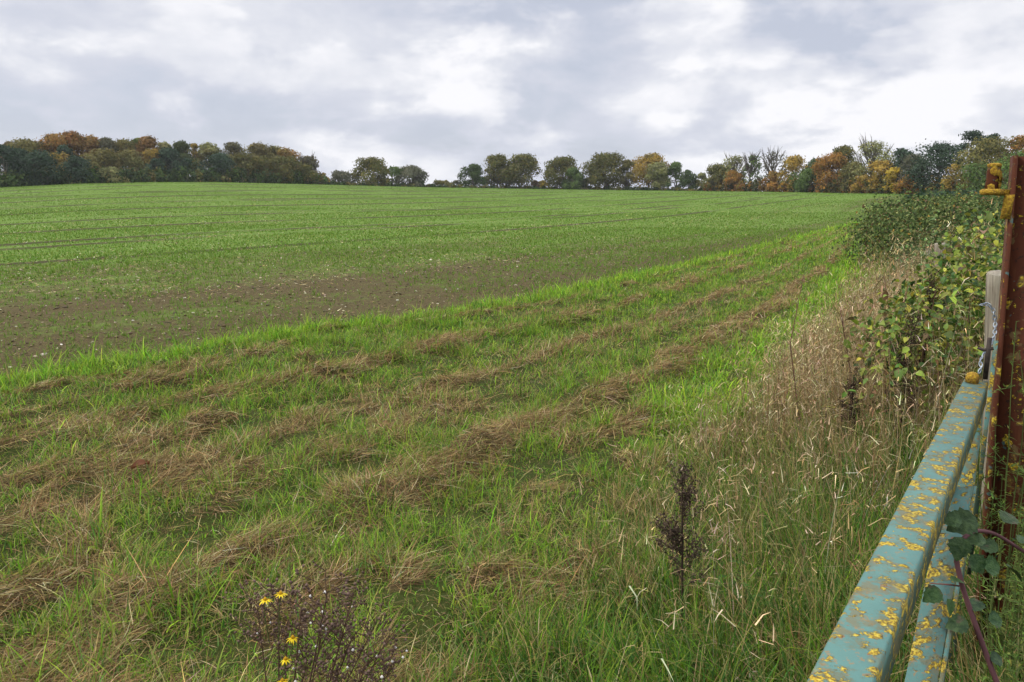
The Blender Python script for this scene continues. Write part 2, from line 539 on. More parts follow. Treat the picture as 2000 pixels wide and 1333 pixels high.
def lichen_paint(name, base, under, kind):
    """old paint: rust freckles, edge rust, crusts of orange-yellow lichen"""
    m, t = mat_new(name)
    ob = t.n('ShaderNodeTexCoord').outputs['Object']
    n1 = t.noise(ob, 26, 5, .6, .3); n2 = t.noise(ob, 75, 4, .6); n3 = t.noise(ob, 9, 4, .6); n4 = t.noise(ob, 240, 3, .6)
    col = t.mix(t.step(n3, .3, .7), base, tuple(v * .82 for v in base))
    col = t.mix(t.m('MULTIPLY', t.step(n2, .60, .68), .55), col, tuple(v * 1.25 for v in base))
    rust = t.ramp(n2, [(.3, (.10, .032, .016)), (.7, (.26, .10, .04))])
    if kind == 'teal':
        rk = t.step(t.m('ADD', n2, t.m('MULTIPLY', n3, .5)), .84, .91)
        col = t.mix(t.m('MULTIPLY', rk, .85), col, rust)
        fr = t.step(t.noise(ob, 130, 3, .6), .58, .66)
        col = t.mix(t.m('MULTIPLY', fr, .8), col, (.24, .16, .075))
        dirt = t.step(t.m('ADD', n1, t.m('MULTIPLY', n4, .3)), .60, .78)
        col = t.mix(t.m('MULTIPLY', dirt, .7), col, (.13, .115, .055))
        side_shade = t.m('MULTIPLY', t.step(t.sep(t.n('ShaderNodeNewGeometry').outputs['Normal'])[2], .30, .05), t.step(t.m('ADD', n1, t.m('MULTIPLY', n3, .6)), .38, .72))
        col = t.mix(t.m('MULTIPLY', side_shade, .8), col, (.040, .062, .040))    # shade on the upright faces put into the colour, tinted algae green
    else:
        col = t.mix(t.step(n1, .56, .64), col, under)
        col = t.mix(t.m('MULTIPLY', t.step(n2, .58, .66), .8), col, (.020, .014, .012))
        col = t.mix(t.m('MULTIPLY', t.step(t.noise(t.vm('MULTIPLY', ob, (1, 1, .18)), 60, 4), .54, .68), .45), col, (.13, .050, .020))
        col = t.mix(t.m('MULTIPLY', t.step(t.noise(ob, 42, 3, .5), .66, .69), .7), col, (.06, .14, .14))
    vo = t.n('ShaderNodeTexVoronoi'); vo.inputs['Scale'].default_value = 30 if kind == 'teal' else 34
    wv = t.n('ShaderNodeVectorMath', operation='ADD'); t.l(ob, wv.inputs[0])
    nz = t.n('ShaderNodeTexNoise'); t.l(ob, nz.inputs['Vector']); nz.inputs['Scale'].default_value = 55
    t.l(t.vm('MULTIPLY', t.vm('SUBTRACT', nz.outputs['Color'], (.5, .5, .5)), (.052, .052, .052)), wv.inputs[1])
    t.l(wv.outputs[0], vo.inputs['Vector'])
    dd = t.m('ADD', vo.outputs['Distance'], t.m('MULTIPLY', t.m('SUBTRACT', n2, .5), .55))
    sel = t.step(t.sep(vo.outputs['Color'])[0], *((.40, .50) if kind == 'teal' else (.74, .80)))
    lk = t.m('MULTIPLY', t.m('MULTIPLY', t.step(dd, .40, .20), sel), t.step(t.noise(ob, 7.5, 4, .65), .46, .53))
    crumbs = t.step(t.m('ADD', n2, t.m('MULTIPLY', n1, .9)), *((.985, 1.06) if kind == 'teal' else (1.11, 1.15)))
    lk = t.m('MAXIMUM', lk, t.m('MULTIPLY', crumbs, .9))
    lcol = t.ramp(n4, [(.36, (.09, .065, .020)), (.45, (.28, .18, .016)), (.54, (.48, .33, .016)), (.64, (.60, .48, .08))])
    lcol = t.mix(t.step(n3, .52, .66), lcol, t.mix(.5, lcol, (.13, .13, .06)))
    halo = t.m('MULTIPLY', t.m('MULTIPLY', t.step(dd, .56, .34), sel), .6)
    col = t.mix(halo, col, (.16, .12, .05))
    col = t.mix(lk, col, lcol)
    p = t.n('ShaderNodeBsdfPrincipled'); t.l(col, p.inputs['Base Color'])
    t.l(t.m('ADD', .52, t.m('MULTIPLY', t.m('MAXIMUM', lk, n1), .4)), p.inputs['Roughness'])
    p.inputs['Specular IOR Level'].default_value = .3 if kind == 'teal' else .12
    b = t.n('ShaderNodeBump'); b.inputs['Strength'].default_value = .7; b.inputs['Distance'].default_value = .003
    t.l(t.m('ADD', t.m('MULTIPLY', lk, t.m('ADD', .6, n4)), t.m('MULTIPLY', n2, .5)), b.inputs['Height']); t.l(b.outputs[0], p.inputs['Normal'])
    t.l(p.outputs[0], t.n('ShaderNodeOutputMaterial').inputs[0])
    return m


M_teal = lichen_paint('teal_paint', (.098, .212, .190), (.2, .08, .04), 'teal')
M_rust = lichen_paint('rusty_paint', (.082, .025, .012), (.050, .022, .011), 'rust')


def lichen_crust():
    m, t = mat_new('lichen_crust')
    ob = t.n('ShaderNodeTexCoord').outputs['Object']
    n = t.noise(ob, 190, 4, .65); n0 = t.noise(ob, 45, 3, .6)
    c = t.ramp(n, [(.3, (.10, .055, .010)), (.5, (.34, .19, .010)), (.75, (.55, .38, .03))])
    c = t.mix(t.step(n0, .60, .72), c, (.10, .03, .018))
    p = t.n('ShaderNodeBsdfPrincipled'); t.l(c, p.inputs['Base Color']); p.inputs['Roughness'].default_value = .9
    b = t.n('ShaderNodeBump'); b.inputs['Distance'].default_value = .006; t.l(n, b.inputs['Height']); t.l(b.outputs[0], p.inputs['Normal'])
    t.l(p.outputs[0], t.n('ShaderNodeOutputMaterial').inputs[0])
    return m


M_lichen = lichen_crust()


def wood_mat():
    m, t = mat_new('weathered_wood')
    ob = t.n('ShaderNodeTexCoord').outputs['Object']
    n = t.noise(t.vm('MULTIPLY', ob, (1, 1, .06)), 95, 6, .65, .4); n2 = t.noise(ob, 12, 4)
    c = t.ramp(n, [(.3, (.11, .088, .062)), (.5, (.24, .205, .155)), (.7, (.40, .355, .28))])
    c = t.mix(t.m('MULTIPLY', t.step(n2, .5, .7), .4), c, (.17, .165, .12))
    p = t.n('ShaderNodeBsdfPrincipled'); t.l(c, p.inputs['Base Color']); p.inputs['Roughness'].default_value = .9
    b = t.n('ShaderNodeBump'); b.inputs['Distance'].default_value = .006; t.l(n, b.inputs['Height']); t.l(b.outputs[0], p.inputs['Normal'])
    t.l(p.outputs[0], t.n('ShaderNodeOutputMaterial').inputs[0])
    return m


M_wood = wood_mat()


def metal_mat(name, c0, c1, metallic, rough):
    m, t = mat_new(name)
    ob = t.n('ShaderNodeTexCoord').outputs['Object']
    c = t.ramp(t.noise(ob, 70, 4), [(.35, c0), (.65, c1)])
    p = t.n('ShaderNodeBsdfPrincipled'); t.l(c, p.inputs['Base Color'])
    p.inputs['Metallic'].default_value = metallic; p.inputs['Roughness'].default_value = rough
    t.l(p.outputs[0], t.n('ShaderNodeOutputMaterial').inputs[0])
    return m


M_chain = metal_mat('galvanised_chain', (.10, .14, .22), (.62, .68, .74), .35, .4)
M_iron = metal_mat('dark_iron', (.018, .014, .012), (.06, .04, .03), .3, .7)
M_stone = leaf_mat('flint', 0, .7, .3)

# ------------------------------------------------------------------ the ground: one sheet
aa = np.concatenate([np.radians(np.arange(-180, -48, 6.)), np.radians(np.arange(-48, 48, .36)), np.radians(np.arange(48, 180, 6.))])
rr = np.concatenate([[0.02], np.geomspace(.3, 12, 200), np.geomspace(12.1, 150, 330), np.geomspace(152, 400, 90), np.geomspace(420, 700, 10)])
RR, AA = np.meshgrid(rr, aa, indexing='ij')
gx, gy = (RR * np.sin(AA)).ravel(), (RR * np.cos(AA)).ravel()
te, tv, u, s_ = strip(gx, gy)
hm, _ = hay(gx, gy, u, s_)
gz = G(gx, gy)
nr, na = RR.shape
i = np.arange(nr - 1)[:, None] * na; j = np.arange(na)[None]; jn = (j + 1) % na
GQ = np.stack([i + j, i + jn, i + na + jn, i + na + j], -1).reshape(-1, 4)[:, ::-1]
ground = mesh('ground', np.stack([gx, gy, gz], -1), GQ, ground_mat(), None, None, True,
              {'te': te, 'wheel': wheel(te, s_), 'along': s_, 'hay': np.where(tv > 0, 0, hm), 'dist': np.hypot(gx, gy)})
tag(ground, kind='structure')


def scatter(r, dens, d0, d1, a0=-38, a1=40):
    """random ground points, about dens(d) per square metre, between two distances in the view's fan"""
    out = []
    edges = np.geomspace(d0, d1, 9)
    for lo, hi in zip(edges[:-1], edges[1:]):
        A = .5 * R(a1 - a0) * (hi ** 2 - lo ** 2)
        n = int(A * dens((lo + hi) / 2))
        d = np.sqrt(r.uniform(lo ** 2, hi ** 2, n)); a = r.uniform(R(a0), R(a1), n)
        out.append(np.stack([d * np.sin(a), d * np.cos(a)], -1))
    return np.concatenate(out)


# palettes (reflectance)
G1, G2, G3, G4 = (.115, .235, .016), (.075, .165, .032), (.20, .30, .025), (.042, .105, .012)
S1, S2, S3, S4 = (.42, .315, .135), (.31, .22, .092), (.185, .122, .050), (.50, .41, .23)

# ------------------------------------------------------------------ margin grass
r = np.random.default_rng(21)
P2 = scatter(r, lambda d: np.interp(d, [2, 5, 9, 16, 30, 70], [11500, 7600, 3500, 1450, 500, 150]), 1.2, 75)
te, tv, u, s_ = strip(P2[:, 0], P2[:, 1])
m_, _ = hay(P2[:, 0], P2[:, 1], u, s_)
tuft = fbm(P2[:, 0], P2[:, 1], 5.5, 31.)
keep = (te > -.12 + .25 * (tuft - .5)) & (tv < .5) & (r.random(len(te)) < (1 - .68 * m_) * (.45 + .9 * sstep(tuft, .35, .6)))
P2, te, tv, u, m_, tuft, s_ = (q[keep] for q in (P2, te, tv, u, m_, tuft, s_))
d = np.hypot(P2[:, 0], P2[:, 1]); N = len(P2)
lush = np.maximum(np.exp(-(te / .6) ** 2), sstep(u, .80, .9) * sstep(d, 3.6, 6.))
dryn = fbm(P2[:, 0], P2[:, 1], .9, 51.)
pale = (np.exp(-((u - .57 + .05 * (dryn - .5)) / .045) ** 2) + .7 * np.exp(-((u - .27 + .05 * (dryn - .5)) / .03) ** 2)) * sstep(d, 5, 10)
strp = (vnoise(u * 24, s_ * .10, 1., 4.) - .5) * sstep(d, 4, 9)
pd = np.clip(.38 + .55 * strp + 1.0 * (dryn - .5) - .42 * lush + .45 * pale + .25 * m_ + .10 * sstep(d, 8, 3), .03, .85)
isdry = r.random(N) < pd
cg = pick(r, N, [G1, G2, G3, G4], [4, 1.6, 3.0, 1.0], .24) * 1.28
cg = cg * (1 + lush[:, None] * np.array([.34, .34, .1]))
cs = pick(r, N, [S1, S2, S3, S4], [3, 3, 2, 1.2], .2)
C0 = np.where(isdry[:, None], cs, cg)
C1 = np.where(r.random((N, 1)) < .25, C0 * .5 + np.array(S1) * .5, C0)
L = r.gamma(6, .0108, N) * (.5 + 1.1 * sstep(tuft, .36, .70)) * (1 + .5 * lush) * np.where(isdry, .9, 1.05)
L = np.clip(L * (1 + .2 * sstep(d, 10, 40)), .03, .34)
W = r.gamma(4, .00095, N).clip(.0016, .009) * np.where(isdry, .65, 1) * np.maximum(1, d / 4.2) ** .85
tilt = np.abs(r.normal(0, .5, N)) + np.where(isdry, .5, 0); curl = r.gamma(2, .55, N)
P = np.stack([P2[:, 0], P2[:, 1], G(P2[:, 0], P2[:, 1]) - .006], -1)
V, Q, C, _ = ribbons(P, r.uniform(0, 6.283, N), L, W, tilt, curl, 3, C0 * .85, C1)
tag(mesh('margin_grass', V, Q, M_grass, None, C), 'short green and straw mown grass along the field edge', 'grass', kind='stuff')
print('margin blades', N)

# ------------------------------------------------------------------ cut hay lying in rows and heaps
P2 = scatter(r, lambda d: np.interp(d, [2, 5, 9, 16, 30, 60], [10500, 7200, 3600, 1300, 400, 130]), 1.2, 62)
te, tv, u, s_ = strip(P2[:, 0], P2[:, 1])
m_, hh = hay(P2[:, 0], P2[:, 1], u, s_)
keep = (te > .05) & (tv < .1) & (r.random(len(te)) < np.clip(sstep(m_, .10, .55) * 1.15 + .05, 0, 1))
P2, m_, hh = P2[keep], m_[keep], hh[keep]
N = len(P2); d = np.hypot(P2[:, 0], P2[:, 1])
sw = (fbm(P2[:, 0], P2[:, 1], 2.6, 77.) - .5) * 7
C0 = pick(r, N, [S1, S2, S3, S4, (.115, .075, .032)], [1.8, 3.2, 3.6, 1.0, 2.6], .28) * .86
z = G(P2[:, 0], P2[:, 1]) + r.random(N) ** 1.6 * (.008 + .035 * m_) + .004
P = np.stack([P2[:, 0], P2[:, 1], z], -1)
L = r.gamma(4, .026, N).clip(.03, .26) * (1 + .25 * sstep(d, 8, 30)); W = r.uniform(.0011, .0030, N) * np.maximum(1, d / 4.2) ** .9
V, Q, C, _ = ribbons(P, sw + r.normal(0, .8, N) + R(60), L, W, r.normal(1.40, .27, N), r.normal(.22, .40, N), 2, C0, None, r.normal(0, .5, N), 3)
tag(mesh('cut_hay', V, Q, M_straw, None, C), 'brown cut grass left in loose rows and heaps', 'hay', kind='stuff')
print('hay', N)

# ------------------------------------------------------------------ crop seedlings in drilled rows, chaff and flints on the soil
P2 = scatter(r, lambda d: np.interp(d, [6, 12, 20, 35, 60, 100, 240], [300, 210, 120, 52, 17, 5.5, 1.1]), 5.6, 245)
te, tv, u, s_ = strip(P2[:, 0], P2[:, 1])
k0 = te < -.06
P2, te, s_ = P2[k0], te[k0], s_[k0]
row = np.round(te / .145) * .145
P2 = P2 + (((row - te) + r.normal(0, .014, len(te)))[:, None] * np.array([.84, -.54]))
gr = fbm(te * .35, s_ * .03, 1., 3., 3); gp = fbm(P2[:, 0], P2[:, 1], .45, 17.)
wl = wheel(te, s_); tram = np.zeros(len(te))
for c, wd in LINES: tram = np.maximum(tram, sstep(np.abs(wl - c), wd * 1.1, wd * .6))
prob = np.clip(.30 + (gr - .5) * 1.5 + (gp - .5) * 1.3 + .55 * sstep(te, -2, -13) + .5 * sstep(np.hypot(P2[:, 0], P2[:, 1]), 11, 34), .07, 1) * (1 - .93 * tram * (fbm(s_ * .09, te * .2, 1., 6.) > .34))
keep = r.random(len(te)) < prob
P2 = P2[keep]; n0 = len(P2)
P2 = np.repeat(P2, 3, 0) + r.normal(0, .006, (n0 * 3, 2)); N = len(P2); d = np.hypot(P2[:, 0], P2[:, 1])
C0 = pick(r, N, [(.115, .215, .022), (.15, .255, .032), (.09, .18, .020), (.22, .24, .05)], [4, 4, 2, 1], .15)
L = r.uniform(.045, .10, N) * (1 - .2 * sstep(d, 15, 50)); W = r.uniform(.0035, .006, N) * np.maximum(1, d / 6.5) ** .95 * (1 + .5 * sstep(d, 100, 200))
P = np.stack([P2[:, 0], P2[:, 1], G(P2[:, 0], P2[:, 1]) - .004], -1)
V, Q, C, _ = ribbons(P, r.uniform(0, 6.283, N), L, W, np.abs(r.normal(.4, .35, N)), r.gamma(2, .5, N), 2, C0)
tag(mesh('crop_seedlings', V, Q, M_grass, None, C), 'young green corn shoots in drilled rows on brown soil', 'crop', kind='stuff')
print('seedling blades', N)

P2 = scatter(r, lambda d: np.interp(d, [6, 12, 25, 45, 80], [170, 110, 40, 10, 2]), 5.6, 80)
te, tv, u, s_ = strip(P2[:, 0], P2[:, 1])
cp = fbm(P2[:, 0], P2[:, 1], .35, 63.)
keep = (te < -.05) & (r.random(len(te)) < (.10 + 1.3 * sstep(cp, .42, .65)) * (.25 + .75 * sstep(te, -2.5, -7)))
P2 = P2[keep]; N = len(P2); d = np.hypot(P2[:, 0], P2[:, 1])
P = np.stack([P2[:, 0], P2[:, 1], G(P2[:, 0], P2[:, 1]) + .006], -1)
C0 = pick(r, N, [S1, S4, (.50, .44, .33)], [3, 2, 1], .2)
V, Q, C, _ = ribbons(P, r.uniform(0, 6.283, N), r.uniform(.02, .10, N), r.uniform(.004, .009, N) * np.maximum(1, d / 8), r.normal(1.45, .15, N), r.normal(.1, .1, N), 1, C0, None, r.normal(0, .4, N))
tag(mesh('straw_chaff', V, Q, M_straw, None, C), 'bits of pale straw chaff strewn on the ploughed soil', 'chaff', kind='stuff')


def pebbles(P, size, C, r):
    base = np.array([(0, 0, -1), (1, 0, 0), (0, 1, 0), (-1, 0, 0), (0, -1, 0), (0, 0, 1), (.6, .6, .6), (-.6, .6, .6), (-.6, -.6, .6), (.6, -.6, .6)], float)
    q = np.array([[1, 2, 6, 6], [2, 3, 7, 7], [3, 4, 8, 8], [4, 1, 9, 9], [1, 6, 9, 9], [2, 7, 6, 6], [3, 8, 7, 7], [4, 9, 8, 8], [5, 6, 7, 7], [5, 7, 8, 8], [5, 8, 9, 9], [5, 9, 6, 6], [0, 2, 1, 1], [0, 3, 2, 2], [0, 4, 3, 3], [0, 1, 4, 4]])[:, :3]
    N = len(P); sc = np.stack([r.uniform(.7, 1.4, N), r.uniform(.7, 1.2, N), r.uniform(.4, .8, N)], -1)
    a = r.uniform(0, 6.28, N)
    B = base[None] * sc[:, None] * (1 + .22 * r.normal(size=(N, 10, 1)))
    X = B[..., 0] * np.cos(a)[:, None] - B[..., 1] * np.sin(a)[:, None]; Yv = B[..., 0] * np.sin(a)[:, None] + B[..., 1] * np.cos(a)[:, None]
    V = np.stack([X, Yv, B[..., 2]], -1) * size[:, None, None] + P[:, None]
    return V.reshape(-1, 3), (np.arange(N)[:, None, None] * 10 + q[None]).reshape(-1, 3), np.repeat(C, 10, 0)


P2 = scatter(r, lambda d: np.interp(d, [6, 12, 25, 50], [95, 60, 16, 2]), 5.6, 55)
te, tv, u, s_ = strip(P2[:, 0], P2[:, 1]); P2 = P2[te < -.1]; N = len(P2)
P = np.stack([P2[:, 0], P2[:, 1], G(P2[:, 0], P2[:, 1]) + .003], -1)
V, Q, C = pebbles(P, .004 + r.gamma(1.6, .0045, N), pick(r, N, [(.075, .055, .025), (.13, .098, .045), (.40, .32, .21), (.60, .54, .43)], [5, 3, 1.0, .35], .2), r)
tag(mesh('field_stones', V, Q, M_stone, None, C), 'small clods and pale flints scattered over the bare soil', 'stones', kind='stuff')

# ------------------------------------------------------------------ rough verge: long grass, dead stems
GA, GB = np.array([.283, .599]), np.array([1.055, 1.7035])          # line of the gate's top rail (plan)
gdir = (GB - GA) / np.linalg.norm(GB - GA); gnor = np.array([gdir[1], -gdir[0]])


def gate_off(x, y): return (x - GA[0]) * gnor[0] + (y - GA[1]) * gnor[1]


P2 = scatter(r, lambda d: np.interp(d, [1, 3, 6, 10, 16, 24], [7000, 6000, 3400, 1500, 600, 250]), .9, 24, -12, 44)
te, tv, u, s_ = strip(P2[:, 0], P2[:, 1]); d = np.hypot(P2[:, 0], P2[:, 1])
nz = fbm(P2[:, 0], P2[:, 1], 2.1, 71.)
go = gate_off(P2[:, 0], P2[:, 1])
keep = (tv > -.35 + .6 * (nz - .5)) & (tv < 2.6) & (r.random(len(tv)) < .35 + .65 * sstep(nz, .3, .6)) & ((np.abs(go) > .05) | (P2[:, 1] > 2)) & (go < .9 + .2 * d)
P2, tv, d, nz, go = (q[keep] for q in (P2, tv, d, nz, go)); N = len(P2)
ht = np.interp(tv, [-.4, 0, .6, 1.4], [.09, .18, .32, .38]) * r.uniform(.5, 1.25, N)
pdry = np.clip(.22 + .50 * sstep(d, 3.2, 5.2) + (nz - .5) * .8, .08, .85)
isdry = r.random(N) < pdry
C0 = np.where(isdry[:, None], pick(r, N, [S1, S2, S3, S4], [3, 3, 2, 1], .2), pick(r, N, [G1, G2, G4, G3], [2, 3, 3, 1], .2))
C1 = np.where(r.random((N, 1)) < .2, C0 * .4 + np.array(S1) * .6, C0)
P = np.stack([P2[:, 0], P2[:, 1], G(P2[:, 0], P2[:, 1]) - .01], -1)
V, Q, C, _ = ribbons(P, r.uniform(0, 6.283, N) * .7 + R(200), ht, r.uniform(.0025, .006, N) * np.maximum(1, d / 4) ** .8, np.abs(r.normal(.2, .25, N)), r.gamma(2.2, .5, N), 4, C0 * .8, C1)
tag(mesh('long_grass', V, Q, M_grass, None, C), 'long tangled green and dry grass in the verge by the gate', 'grass', kind='stuff')
print('long blades', N)

P2 = scatter(r, lambda d: np.interp(d, [1, 2.4, 4, 6, 10, 16, 22], [40, 110, 650, 1500, 330, 40, 10]), 1.6, 22, 4, 44)
te, tv, u, s_ = strip(P2[:, 0], P2[:, 1]); d = np.hypot(P2[:, 0], P2[:, 1])
nz = fbm(P2[:, 0], P2[:, 1], 1.6, 171.); go = gate_off(P2[:, 0], P2[:, 1])
keep = (tv > -.15 + .7 * (nz - .5)) & (tv < 2.4) & (r.random(len(tv)) < sstep(nz, .28, .55)) & ((go < -.06) | (P2[:, 1] > 2.2))
keep &= ~((P2[:, 1] < 2.4) & (go < -.02) & (tv < .25))
P2, tv, d, nz = (q[keep] for q in (P2, tv, d, nz)); N = len(P2)
ht = np.interp(tv, [-.3, .2, .8, 1.6], [.32, .52, .74, .82]) * r.uniform(.40, 1.25, N) * np.interp(d, [2, 4.5], [.75, 1])
C0 = pick(r, N, [(.37, .275, .145), (.45, .355, .20), (.27, .185, .09), (.54, .45, .29), (.22, .20, .06)], [4, 3, 3.4, 1.2, 1.4], .28)
P = np.stack([P2[:, 0], P2[:, 1], G(P2[:, 0], P2[:, 1]) - .01], -1)
azs = R(215) + r.normal(0, 1.1, N)
tl = np.abs(r.normal(.16, .34, N)); cu = r.gamma(1.6, .22, N)
V, Q, C, tip = ribbons(P, azs, ht, r.uniform(.0016, .0030, N) * np.maximum(1, d / 3.2) ** .8, tl, cu, 4, C0 * .85, C0)
b = MB(); b.add(V, Q, C)
rp = r.integers(2, 5, N); idx = np.repeat(np.arange(N), rp); M = len(idx)       # withered flower heads and dead leaves up the stems
f = r.random(M) ** .6
Pm = P[idx] * (1 - f)[:, None] + tip[idx] * f[:, None] + r.normal(0, .006, (M, 3))
V, Q, C, _ = ribbons(Pm, r.uniform(0, 6.283, M), r.uniform(.02, .09, M), r.uniform(.002, .005, M) * np.maximum(1, d[idx] / 3.5) ** .7, r.uniform(.2, 1.8, M), r.normal(.9, .7, M), 2, C0[idx] * r.uniform(.7, 1.25, (M, 1)))
b.add(V, Q, C)
tag(b.build('dead_grass_stems', M_straw), 'tall tan dead grass stems standing in the verge below the hedge', 'dry grass', kind='stuff')
print('stems', N)

# ------------------------------------------------------------------ trees
LEAF = dict(
    holm=([(.026, .048, .029), (.042, .068, .040), (.064, .092, .056)], [3, 3, 1.3]),
    orange=([(.26, .115, .026), (.31, .165, .036), (.19, .105, .03), (.16, .14, .04)], [3, 3, 2, 1.2]),
    rust=([(.22, .085, .026), (.27, .125, .032), (.16, .075, .03)], [3, 2, 2]),
    gold=([(.34, .21, .032), (.28, .19, .042), (.20, .165, .04)], [3, 3, 2]),
    yellow=([(.46, .31, .03), (.36, .27, .04), (.24, .22, .05)], [3, 2, 1.4]),
    olive=([(.115, .115, .035), (.16, .14, .045), (.085, .09, .03), (.20, .15, .045)], [3, 3, 2, 1]),
    oak=([(.075, .085, .025), (.115, .115, .032), (.17, .13, .035), (.05, .065, .02)], [3, 3, 2, 2]),
    green=([(.06, .10, .028), (.085, .135, .035), (.12, .165, .045)], [3, 3, 1.5]),
    dgreen=([(.035, .06, .022), (.055, .085, .028), (.08, .10, .035)], [3, 3, 1]),
    grey=([(.10, .105, .065), (.14, .135, .085), (.075, .085, .05)], [3, 2, 2]),
    pale=([(.22, .23, .085), (.17, .18, .07), (.27, .25, .11)], [3, 3, 1.5]),
    brown=([(.15, .10, .06), (.20, .13, .07), (.11, .08, .05)], [3, 2, 2]))


def limbs(mb, base, top, wid, r, n, rad0, sides=5, twig=0, spread=1.):
    """tapered trunk with limbs that reach into the crown; with twig, a leafless fan of branches"""
    hgt = top[2] - base[2]
    P = np.linspace(0, 1, 7)[:, None] * (np.array(top) - base) * np.array([1, 1, .85]) + base
    P[1:-1, :2] += r.normal(0, .02 * hgt, (5, 2))
    mb.tube(P, np.linspace(rad0, rad0 * .25, 7), sides)
    for i in range(n):
        f = r.uniform(.18, .8); st = base + (P[-1] - base) * f
        a = r.uniform(0, 6.283); ln = wid * r.uniform(.5, 1.05) * (1.1 - .5 * f) * spread
        rise = hgt * r.uniform(.12, .42) * (1 if twig else .8)
        e = st + np.array([math.cos(a) * ln, math.sin(a) * ln, rise])
        mdl = (st + e) / 2 + np.array([math.cos(a), math.sin(a), -.5]) * ln * .12
        mb.tube([st, (st + mdl) / 2 + r.normal(0, .01 * hgt, 3), mdl, (mdl + e) / 2 + r.normal(0, .012 * hgt, 3), e], np.linspace(rad0 * (.5 - .25 * f), .03, 5), 4, cap=False)
        for k in range(twig):
            g = r.uniform(.3, 1); q = mdl * (1 - g) + e * g
            a2 = a + r.normal(0, .8); l2 = hgt * r.uniform(.10, .24)
            e2 = q + np.array([math.cos(a2) * l2 * .55, math.sin(a2) * l2 * .55, l2])
            mb.tube([q, (q + e2) / 2 + r.normal(0, .06, 3), e2], [.06, .045, .022], 3, cap=False)


def tree(name, label, px, top, wpx, pal, off=6., cb=.06, dens=1., style='', seed=0, size=.35, group=None, cat='tree', base_row=None):
    r = np.random.default_rng(1000 + seed)
    dr = ray(px, top); a = math.atan2(dr[0], dr[1]); D = float(crest(a)) + off
    x, y = D * math.sin(a), D * math.cos(a)
    zb = float(H(x, y)) - .15
    zt = CH + D * dr[2] / math.hypot(dr[0], dr[1])
    mpp = math.hypot(y, 0) / F / math.cos(PITCH) * .99
    wid = wpx * mpp * .5 * (1.38 if px < 625 else (1.36 if px < 1380 else 1.42)); hgt = zt - zb
    base = np.array([x, y, zb])
    o = empty(name, base); tag(o, label, cat, group)
    loc = np.zeros(3); tp = np.array([0, 0, hgt])
    tb = MB()
    bare = style in ('bare', 'sparse')
    limbs(tb, loc, tp, wid, r, 26 if bare else 9, .028 * hgt + .06, 6, 9 if bare else 0, .62 if bare else .9)
    tb.build('trunk', M_bark, o)
    # crown: many overlapping lobes inside an envelope, leaf clumps thick on the outside of each lobe
    z0, z1 = cb * (.95 if 880 < px < 1380 else .55) * hgt, hgt
    if 690 < px < 1380 and cat == 'tree': dens = dens * .92
    nl = int(np.clip(12 + wid * hgt * .42, 14, 60) * (.62 if 690 < px < 1380 else .85)); lob = []
    for k in range(nl):
        zz = (k + r.random()) / nl; ang = r.uniform(0, 6.283)
        env = math.sqrt(max(.04, 1 - ((zz - .38) / (.64 if zz > .38 else .56)) ** 2))
        lr = wid * r.uniform(.18, .44) * (.9 if bare else 1)
        lr = min(lr, (z1 - z0) * .26)
        rad = max(0, env * wid * r.uniform(.35, 1.0) ** .6 - lr * .8)
        lz = min(max(z0 + zz * (z1 - z0), z0 + lr * .5), z1 - lr * .85)
        lob.append((math.cos(ang) * rad, math.sin(ang) * rad, lz, lr))
    lob = np.array(lob)
    lob[0] = (0, 0, z1 - lob[0, 3] * .92, lob[0, 3])
    N = int(np.clip(wid * (z1 - z0) * 100 * dens, 200, 14000))
    li = r.choice(nl, N, p=lob[:, 3] ** 2 / (lob[:, 3] ** 2).sum())
    nv = unit(r.normal(size=(N, 3)) + np.array([0, -.15, .35]))
    rad = lob[li, 3] * np.clip(r.normal(.92, .19, N), .3, 1.4)
    P = lob[li, :3] + nv * rad[:, None] * np.array([1.05, 1.05, .85])
    P[:, 2] = np.clip(P[:, 2], .1, None)
    cl = pick(r, N, *LEAF[pal], .07) * 1.12
    cl = cl * .55 + .45 * cl.mean(0)
    if px < 625 and pal != 'holm':                      # the wood's crowns turn unevenly: some lobes still green, some already brown
        tn = r.random(nl); alt = np.where(tn[:, None] < .2, np.array([.10, .11, .04]), np.array([.19, .14, .05])); wq = np.where((tn < .38), .5, .12)[:, None]
        cl = cl * (1 - wq[li]) + alt[li] * wq[li]
    cl *= np.exp(r.normal(0, .15, nl))[li][:, None]
    mixp = r.random(nl) < .22
    if pal in ('orange', 'gold', 'rust'): cl[mixp[li]] = cl[mixp[li]] * .5 + np.array([.12, .12, .035]) * .5
    nn = unit(nv + .36 * r.normal(size=(N, 3)))
    V, Q, C = quads(P, nn, size * (D / 200.) * r.uniform(.6, 1.35, N), cl, r)
    ob = mesh('crown', V, Q, M_leaf, o, C)
    return o


